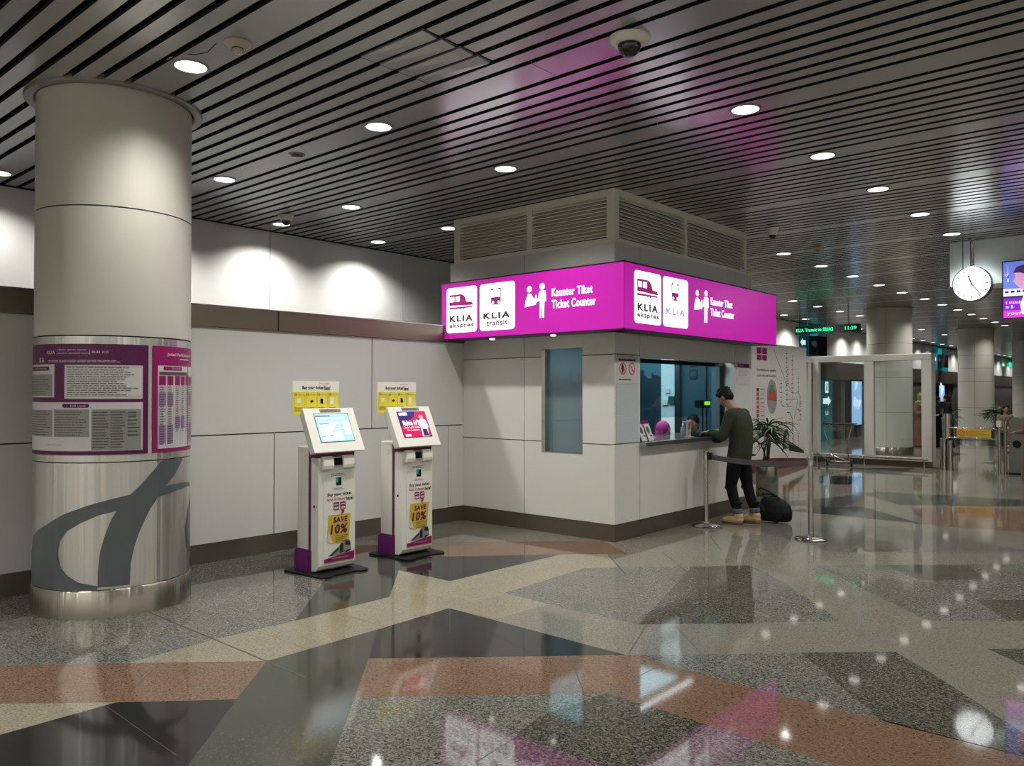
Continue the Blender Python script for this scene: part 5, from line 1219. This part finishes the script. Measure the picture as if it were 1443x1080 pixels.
t = thing('ticket_tray', 'dark shallow tray on the counter in front of the man', 'tray', (-4.85, 9.3, zc))
mb = MB(); mb.box((-4.97, 9.12, zc), (-4.78, 9.40, zc+.012)); mb.box((-4.97, 9.12, zc+.012), (-4.962, 9.40, zc+.035)); mb.box((-4.788, 9.12, zc+.012), (-4.78, 9.40, zc+.035)); mb.box((-4.97, 9.12, zc+.012), (-4.78, 9.128, zc+.035)); mb.box((-4.97, 9.392, zc+.012), (-4.78, 9.40, zc+.035)); mb.build('tray_shell', ['tray_blue'], t)
t = thing('fare_display', 'small black customer display with a glowing yellow-green strip by the man', 'display', (-5.1, 9.8, 1.06))
mb = MB(); mb.box((-5.20, 9.66, 1.40), (-5.12, 9.96, 1.50)); mb.build('case', ['black'], t)
F = Frame((-5.12, 9.66, 1.40), (0, 1, 0), (1, 0, 0)); mb = MB(); frect(mb, F, .12, .035, .285, .085, .002, 0); mb.build('lit_strip', ['lime_glow'], t)
mb = MB(); mb.cyl((-5.16, 9.81, 1.048), (-5.16, 9.81, 1.40), .012, 10); mb.build('stem', ['black'], t)
t = thing('ticket_printer', 'grey box on the inner counter behind the tray', 'printer', (-5.3, 8.6, 1.048)); mb = MB(); mb.prism([(-5.42, 8.15, 1.049), (-5.16, 8.15, 1.049), (-5.20, 8.15, 1.09), (-5.42, 8.15, 1.15)], (0, .45, 0)); mb.build('printer_case', ['print_grey'], t)
mb = MB(); mb.prism([(-5.19, 8.2, 1.092), (-5.36, 8.2, 1.135), (-5.36, 8.2, 1.139), (-5.19, 8.2, 1.096)], (0, .35, 0)); mb.build('printer_lid', ['inner_navy'], t)
# ------------------------------------------------------------------ people
def capsule(mb, a, b, ra, rb, n=14):
    a = Vector(a); b = Vector(b); d = b-a
    if d.length < 1e-6: d = Vector((0, 0, .001))
    L = d.length; q = Vector((0, 0, 1)).rotation_difference(d.normalized()); rings = []
    for k in range(5): t = -PI/2+PI/2*k/5+.05; rings.append((ra*math.cos(t), ra*math.sin(t)))
    rings.append((ra, 0)); rings.append((rb, L))
    for k in range(1, 6): t = PI/2*k/5-.05; rings.append((rb*math.cos(t), L+rb*math.sin(t)))
    mb.ring_loft([[a+q @ Vector((r*math.cos(2*PI*i/n), r*math.sin(2*PI*i/n), z)) for i in range(n)] for r, z in rings], 0, True, True)
def chain(mb, pts):
    for p, q in zip(pts[:-1], pts[1:]): capsule(mb, p[:3], q[:3], p[3], q[3])
def ell(mb, c, r, rot=None, n=18, k=12):
    t = MB(); t.sphere((0, 0, 0), r, n, 0, k); R_ = rot or Matrix.Identity(3); c = Vector(c)
    mb.add([c+R_ @ Vector(v) for v in t.v], t.f, 0, True)
def oval(mb, rings, n=22):
    """stack of oval sections: (x, y, z, rx, ry)"""
    mb.ring_loft([[(x+rx*math.cos(2*PI*i/n), y+ry*math.sin(2*PI*i/n), z) for i in range(n)] for x, y, z, rx, ry in rings], 0, True, True)
def fuse(mb, name, m, parent, T, voxel=.008, smooth=4, loc=None):
    """one continuous surface grown from overlapping volumes; T maps body frame to world"""
    me = bpy.data.meshes.new(name); me.from_pydata([tuple(T @ Vector(v)) for v in mb.v], [], mb.f)
    bm = bmesh.new(); bm.from_mesh(me); bmesh.ops.recalc_face_normals(bm, faces=bm.faces); bm.to_mesh(me); bm.free()
    o = bpy.data.objects.new(name, me); C.objects.link(o)
    r = o.modifiers.new('r', 'REMESH'); r.mode = 'VOXEL'; r.voxel_size = voxel; r.use_smooth_shade = True
    s = o.modifiers.new('s', 'SMOOTH'); s.factor = .5; s.iterations = smooth
    dg = bpy.context.evaluated_depsgraph_get(); m2 = bpy.data.meshes.new_from_object(o.evaluated_get(dg))
    o.modifiers.clear(); o.data = m2; bpy.data.meshes.remove(me)
    off = parent_world(parent) if parent else Vector((0, 0, 0))
    for v in m2.vertices: v.co -= off
    m2.materials.clear(); m2.materials.append(M[m])
    for p in m2.polygons: p.use_smooth = True; p.material_index = 0
    if parent: o.parent = parent
    return o
def head(mb, c, R_, s=1.0):
    P = lambda x, y, z: Vector(c)+R_ @ Vector((x*s, y*s, z*s))
    E_ = lambda p, r: ell(mb, P(*p), tuple(q*s for q in r), R_)
    E_((0, 0, .015), (.094, .076, .100)); E_((.022, 0, -.045), (.066, .058, .068)); E_((.050, 0, -.090), (.030, .028, .024))
    E_((.092, 0, -.020), (.020, .013, .022)); E_((.085, 0, .000), (.014, .009, .026)); E_((.086, 0, -.060), (.013, .022, .008)); E_((.080, 0, -.072), (.013, .019, .007))
    for q in (1, -1): E_((-.004, .077*q, -.012), (.020, .009, .030)); E_((.080, .030*q, .022), (.010, .020, .006)); E_((.078, .030*q, .008), (.012, .013, .008)); E_((.055, .045*q, -.030), (.026, .018, .022))
def hand(mb, w, d, up, side, curl=.5, s=1.0):
    """w wrist, d pointing direction, up back-of-hand normal, side towards the thumb"""
    w = Vector(w); d = Vector(d).normalized(); up = Vector(up).normalized(); side = Vector(side).normalized()
    R_ = Matrix((d, side, up)).transposed()
    ell(mb, w+d*.045*s, (.050*s, .041*s, .016*s), R_)
    for i, (o_, L) in enumerate(((.030, .070), (.010, .078), (-.010, .073), (-.029, .058))):
        p = w+d*.082*s+side*o_*s; e = d; pts = [(p.x, p.y, p.z, .0090*s)]
        for j, f in enumerate((.45, .30, .25)):
            a = curl*(.35+.35*j); e = (d*math.cos(a*(1+.1*i))-up*math.sin(a*(1+.1*i))).normalized(); p = p+e*L*f*s; pts.append((p.x, p.y, p.z, (.0085-.0008*j)*s))
        chain(mb, pts)
    p = w+d*.022*s+side*.032*s; pts = [(p.x, p.y, p.z, .011*s)]
    for L, e in ((.030, (d*.6+side*.75)), (.028, (d*.85+side*.45-up*.3)), (.022, (d*.95+side*.1-up*.45))): p = p+e.normalized()*L*s; pts.append((p.x, p.y, p.z, .0092*s))
    chain(mb, pts)
def facing(x, y, ang, z=0):   # body frame: x forward, y left, z up
    return Matrix.Translation((x, y, z)) @ Matrix.Rotation(ang, 4, 'Z')

# the man at the counter: facing the booth, leaning on the counter, head bent down
MX, MY = -4.335, 9.20
man = thing('person', 'man in olive sweater, black jeans and tan boots bent over the booth counter', 'person', (MX, MY, 0))
T = facing(MX, MY, PI)
hc = (.195, .0, 1.545); HR = Matrix.Rotation(math.radians(38), 3, 'Y')
b = MB()
head(b, hc, HR, .98)
chain(b, [(.04, 0, 1.36, .062), (.115, 0, 1.43, .056), (.165, 0, 1.50, .058)])
oval(b, [(.02, 0, .86, .11, .155), (.01, 0, .96, .105, .145), (.0, 0, 1.08, .10, .145), (.005, 0, 1.22, .11, .17), (.03, 0, 1.33, .10, .175), (.045, 0, 1.385, .07, .12)])
FA = {1: ((.035, .185, 1.33), (.115, .235, 1.075), (.345, .15, 1.115)), -1: ((.035, -.185, 1.33), (.13, -.24, 1.08), (.36, -.10, 1.12))}
for sgn, (sh_, el_, wr_) in FA.items():
    chain(b, [sh_+(.055,), ((sh_[0]+el_[0])/2, (sh_[1]+el_[1])/2, (sh_[2]+el_[2])/2, .048), el_+(.040,), ((el_[0]+wr_[0])/2, (el_[1]+wr_[1])/2, (el_[2]+wr_[2])/2, .036), wr_+(.026,)])
    d = (Vector(wr_)-Vector(el_)).normalized(); hand(b, wr_, Vector((d.x, d.y*.6, -.12)), (0.1, 0, 1), (0, -sgn, 0), .75)
LEG = {1: ((.015, .085, .87), (.075, .095, .47), (-.005, .095, .10)), -1: ((.0, -.085, .87), (-.045, -.10, .47), (-.135, -.11, .10))}
for sgn, (hp, kn, an) in LEG.items():
    chain(b, [hp+(.085,), ((hp[0]+kn[0])/2, (hp[1]+kn[1])/2, .68, .072), kn+(.052,), ((kn[0]*.6+an[0]*.4), kn[1], .35, .052), an+(.036,)]); chain(b, [an+(.036,), (an[0]+.02, an[1], .05, .035), (an[0]+.12, an[1], .03, .03)])
fuse(b, 'body', 'skin_tone', man, T, .006, 3)
b = MB()   # hair: cap over crown, back and sides
P = lambda x, y, z: Vector(hc)+HR @ Vector((x, y, z))
ell(b, P(-.020, 0, .045), (.094, .086, .088), HR); ell(b, P(-.055, 0, .0), (.055, .074, .075), HR); ell(b, P(.030, 0, .080), (.056, .068, .034), HR); ell(b, P(-.055, 0, -.045), (.034, .052, .035), HR)
for q in (1, -1): ell(b, P(.0, .064*q, .038), (.050, .022, .036), HR); ell(b, P(-.035, .058*q, -.01), (.035, .025, .05), HR)
for i in range(26):
    a = random.uniform(0, 2*PI); e = random.uniform(.2, 1.3); d = Vector((math.cos(a)*math.cos(e)*.094-.02, math.sin(a)*math.cos(e)*.086, math.sin(e)*.088+.045)); ell(b, P(*d), (.016, .016, .010), HR, 8, 6)
fuse(b, 'hair', 'hair_black', man, T, .006, 2)
b = MB()   # sweater
oval(b, [(.015, 0, .775, .128, .178), (.012, 0, .80, .136, .186), (.0, 0, .88, .138, .182), (-.012, 0, .98, .136, .178), (-.018, 0, 1.10, .132, .184), (-.010, 0, 1.22, .132, .198), (.012, 0, 1.32, .122, .200), (.035, 0, 1.385, .085, .135), (.06, 0, 1.415, .064, .072)])
for sgn, (sh_, el_, wr_) in FA.items():
    sh2 = (sh_[0], sh_[1]*.92, sh_[2]); c2 = ((el_[0]*.2+wr_[0]*.8), (el_[1]*.2+wr_[1]*.8), (el_[2]*.2+wr_[2]*.8))
    chain(b, [sh2+(.080,), ((sh_[0]+el_[0])/2, (sh_[1]+el_[1])/2, (sh_[2]+el_[2])/2, .068), (el_[0], el_[1], el_[2]-.005, .060), ((el_[0]+wr_[0])/2, (el_[1]+wr_[1])/2, (el_[2]+wr_[2])/2, .052), c2+(.043,)])
for i in range(7): ell(b, (.10*math.cos(i), .15*math.sin(i*1.7), .80+.012*i), (.05, .05, .014))
fuse(b, 'sweater', 'olive_knit', man, T, .008, 4)
b = MB()   # jeans
oval(b, [(.015, 0, .72, .118, .168), (.015, 0, .80, .122, .172), (.015, 0, .88, .112, .160)])
for sgn, (hp, kn, an) in LEG.items():
    chain(b, [(hp[0], hp[1], .80, .098), ((hp[0]+kn[0])/2, (hp[1]+kn[1])/2, .64, .088), (kn[0], kn[1], .47, .068), (kn[0]*.6+an[0]*.4, kn[1], .33, .064), (an[0], an[1], .185, .056)])
    ell(b, (kn[0]+.02, kn[1], .44), (.06, .055, .03)); ell(b, (an[0]+.01, an[1], .21), (.063, .060, .025)); ell(b, (an[0]-.005, an[1], .26), (.062, .060, .022))
fuse(b, 'jeans', 'jeans_black', man, T, .008, 3)
for sgn, (hp, kn, an) in LEG.items():
    b = MB(); oval(b, [(an[0], an[1], .135, .062, .060), (an[0], an[1], .150, .066, .064), (an[0], an[1], .185, .065, .063), (an[0], an[1], .195, .058, .056)]); fuse(b, 'rolled_cuff', 'denim_cuff', man, T, .006, 1)
    yaw = Matrix.Rotation(math.radians(6*sgn), 3, 'Z')
    b = MB(); A_ = Vector((an[0], an[1], 0)); Q = lambda x, y, z: A_+yaw @ Vector((x, y, z))
    for (x, z, r) in ((-.02, .10, .052), (.0, .07, .050), (.05, .065, .048), (.10, .052, .045), (.145, .042, .038)): ell(b, Q(x, 0, z), (r*1.15, r*.92, r), yaw)
    chain(b, [tuple(Q(-.01, 0, .08))+(.050,), tuple(Q(-.005, 0, .14))+(.048,)]); chain(b, [tuple(Q(-.03, 0, .06))+(.048,), tuple(Q(.12, 0, .045))+(.044,)])
    bt = fuse(b, 'boot', 'boot_tan', man, T, .006, 2)
    # flat underside
    for v in bt.data.vertices:
        if v.co.z < .022: v.co.z = .022
    b = MB(); pts = []
    for i in range(28):
        a = 2*PI*i/28; L = .118; x = .055+L*1.12*math.cos(a); y = (.046+.006*math.cos(a))*math.sin(a); v = T @ Q(x, y, .003); pts.append(v)
    b.prism(pts, (0, 0, .024)); b.build('boot_sole', ['boot_sole'], man)
    b = MB()
    for k in range(4): p0 = T @ Q(.035+.018*k, -.028, .118-.012*k); p1 = T @ Q(.035+.018*k, .028, .118-.012*k); mid = T @ Q(.04+.018*k, 0, .130-.012*k); b.tube([p0, mid, p1], .003, 6)
    b.build('boot_lace', ['lace'], man)
# folded jacket over his forearm
b = MB(); chain(b, [(.17, .20, 1.075, .050), (.26, .12, 1.085, .045), (.33, .05, 1.075, .030)]); ell(b, (.22, .16, 1.03), (.08, .06, .05)); 
tag(fuse(b, 'waist_bag', 'bag_black', None, T, .008, 3), 'small black bag tucked under the forearm of the man at the counter', 'bag')

# duffel bag on the floor
t = thing('duffel_bag', 'black duffel bag lying on the floor behind the man', 'bag', (-4.06, 9.50, 0))
T2 = facing(-4.04, 9.56, math.radians(12)); b = MB()
oval(b, [(0, 0, .02, .17, .11), (0, 0, .05, .195, .125), (0, 0, .14, .20, .13), (-.01, 0, .22, .185, .115), (-.03, 0, .28, .14, .085), (-.05, 0, .31, .09, .05)]); ell(b, (.10, 0, .12), (.10, .12, .11)); ell(b, (-.14, 0, .13), (.09, .12, .12))
o = fuse(b, 'bag_body', 'bag_black', t, T2, .010, 5)
for v in o.data.vertices:
    if v.co.z < .004: v.co.z = .004
b = MB(); b.tube([T2 @ Vector(p) for p in ((.06, -.06, .27), (.02, -.07, .33), (-.07, -.07, .39), (-.16, -.06, .42), (-.20, -.03, .40))], .011, 8); b.tube([T2 @ Vector(p) for p in ((.06, .06, .27), (.0, .05, .32), (-.08, .0, .35), (-.16, -.02, .34))], .011, 8); b.build('carry_handle', ['bag_black'], t)
b = MB(); b.tube([T2 @ Vector(p) for p in ((-.15, 0, .27), (-.05, 0, .318), (.05, 0, .305), (.13, 0, .25))], .006, 6); b.build('zip', ['black_gloss'], t)

# simpler figures: robe or dress, head scarf or hair
def figure(x, y, ang, h, lab_, robe, scarf=None, hair=None, seat=False, top=None, vox=.018, arm=None):
    t = thing('person', lab_, 'person', (x, y, 0)); k = h/1.68; T = facing(x, y, ang) @ Matrix.Scale(k, 4)
    z0 = .45 if seat else 0; dz = -.42 if seat else 0
    hc = (.03, 0, 1.56+dz); R_ = Matrix.Rotation(math.radians(18), 3, 'Y')
    b = MB(); head(b, hc, R_); chain(b, [(.0, 0, 1.38+dz, .05), (.02, 0, 1.48+dz, .05)])
    oval(b, [(0, 0, .88+dz, .10, .15), (0, 0, 1.1+dz, .09, .13), (0, 0, 1.3+dz, .10, .16), (0, 0, 1.38+dz, .07, .11)])
    arms = {}
    for q in (1, -1):
        sh_ = (0, .165*q, 1.33+dz); el_ = (.05, .215*q, 1.06+dz); wr_ = (.26, .13*q, 1.04+dz) if arm is None else arm(q, dz)
        arms[q] = (sh_, el_, wr_); chain(b, [sh_+(.05,), el_+(.038,), wr_+(.026,)]); d = (Vector(wr_)-Vector(el_)).normalized(); hand(b, wr_, d, (0, 0, 1), (0, -q, 0), .6)
    if seat:
        for q in (1, -1): chain(b, [(0, .09*q, .50, .085), (.40, .10*q, .50, .06), (.42, .10*q, .10, .04)]); chain(b, [(.42, .10*q, .06, .035), (.55, .10*q, .04, .03)])
    else:
        for q in (1, -1): chain(b, [(0, .085*q, .87, .085), (.02, .085*q, .47, .055), (0, .085*q, .09, .038)]); chain(b, [(.0, .085*q, .05, .035), (.13, .085*q, .035, .028)])
    fuse(b, 'body', 'skin_tone', t, T, max(.009, vox*.6), 2)
    b = MB()
    if seat:
        oval(b, [(0, 0, .44, .16, .19), (0, 0, .60, .14, .17), (0, 0, .78, .13, .17), (0, 0, .90, .125, .19), (0, 0, .955, .09, .14)])
        for q in (1, -1): chain(b, [(0, .09*q, .51, .105), (.40, .10*q, .51, .085), (.43, .10*q, .14, .065)])
    else:
        oval(b, [(0, 0, .03, .20, .23), (0, 0, .2, .18, .21), (0, 0, .6, .155, .19), (0, 0, .95, .135, .17), (0, 0, 1.15, .12, .17), (0, 0, 1.3, .12, .195), (0, 0, 1.38, .085, .13)])
    for q, (sh_, el_, wr_) in arms.items(): w2 = tuple(a*.15+c*.85 for a, c in zip(el_, wr_)); chain(b, [sh_+(.072,), el_+(.062,), w2+(.048,)])
    fuse(b, 'robe' if not top else 'clothes', robe, t, T, vox, 3)
    if scarf:
        b = MB(); P = lambda x_, y_, z_: Vector(hc)+R_ @ Vector((x_, y_, z_))
        ell(b, P(-.018, 0, .025), (.102, .092, .108), R_); ell(b, P(-.02, 0, -.05), (.088, .085, .09), R_); ell(b, (0, 0, 1.39+dz), (.12, .15, .075)); ell(b, P(.045, 0, -.108), (.05, .05, .035), R_)
        ell(b, (.05, 0, 1.30+dz), (.08, .12, .09)); fuse(b, 'head_scarf', scarf, t, T, .010, 3)
    if hair:
        b = MB(); P = lambda x_, y_, z_: Vector(hc)+R_ @ Vector((x_, y_, z_))
        ell(b, P(-.018, 0, .04), (.098, .088, .094), R_); ell(b, P(-.055, 0, -.02), (.055, .078, .09), R_)
        if hair == 'long': ell(b, P(-.06, 0, -.12), (.06, .10, .14), R_)
        fuse(b, 'hair', 'hair_black', t, T, .010, 2)
    return t
figure(-5.50, 9.30, math.radians(25), 1.62, 'staff member in a magenta headscarf seated inside the booth behind the leaflets', 'cloth_dark', scarf='hijab_magenta', seat=True, vox=.012)
figure(-5.38, 9.97, math.radians(-75), 1.72, 'staff member with dark hair and dark jacket seated inside the booth before the man', 'cloth_dark', hair='short', seat=True, vox=.012, top=1)
figure(-5.68, 25.6, math.radians(200), 1.55, 'person in a long black robe and black headscarf standing behind the gate post', 'abaya', scarf='abaya')
figure(-6.05, 25.9, math.radians(20), 1.50, 'person in a black robe bending at the left edge of the black-robed pair', 'abaya', scarf='abaya')
figure(-6.45, 25.75, math.radians(-30), 1.60, 'person in a yellow-green headscarf and brown dress seen behind the right glass pane', 'cloth_brown', scarf='cloth_green')
figure(-4.55, 27.4, math.radians(-60), 1.66, 'person with dark hair in a patterned top sitting behind the fare gates', 'cloth_pattern', hair='long', top=1, seat=True)
figure(-2.44, 17.15, math.radians(170), 1.42, 'person in a blue-violet headscarf and reddish top at the right picture edge', 'cloth_rose', scarf='hijab_blue')
# stools for the two seated staff
for x, y in ((-5.50, 9.30), (-5.38, 9.97), (-4.55, 27.4)):
    t = thing('stool', 'plain stool under the '+('staff member in the magenta headscarf' if y < 9.5 else 'staff member with dark hair' if y < 20 else 'distant person in the patterned top'), 'stool', (x, y, .02)); b = MB(); b.lathe([(.16, .36), (.17, .38), (.17, .40), (.15, .415)], (x, y, 0), 24); b.build('seat', ['black'], t)
    b = MB(); b.lathe([(.15, .021), (.15, .04), (.025, .05), (.025, .36)], (x, y, 0), 20); b.build('pedestal', ['chrome'], t)
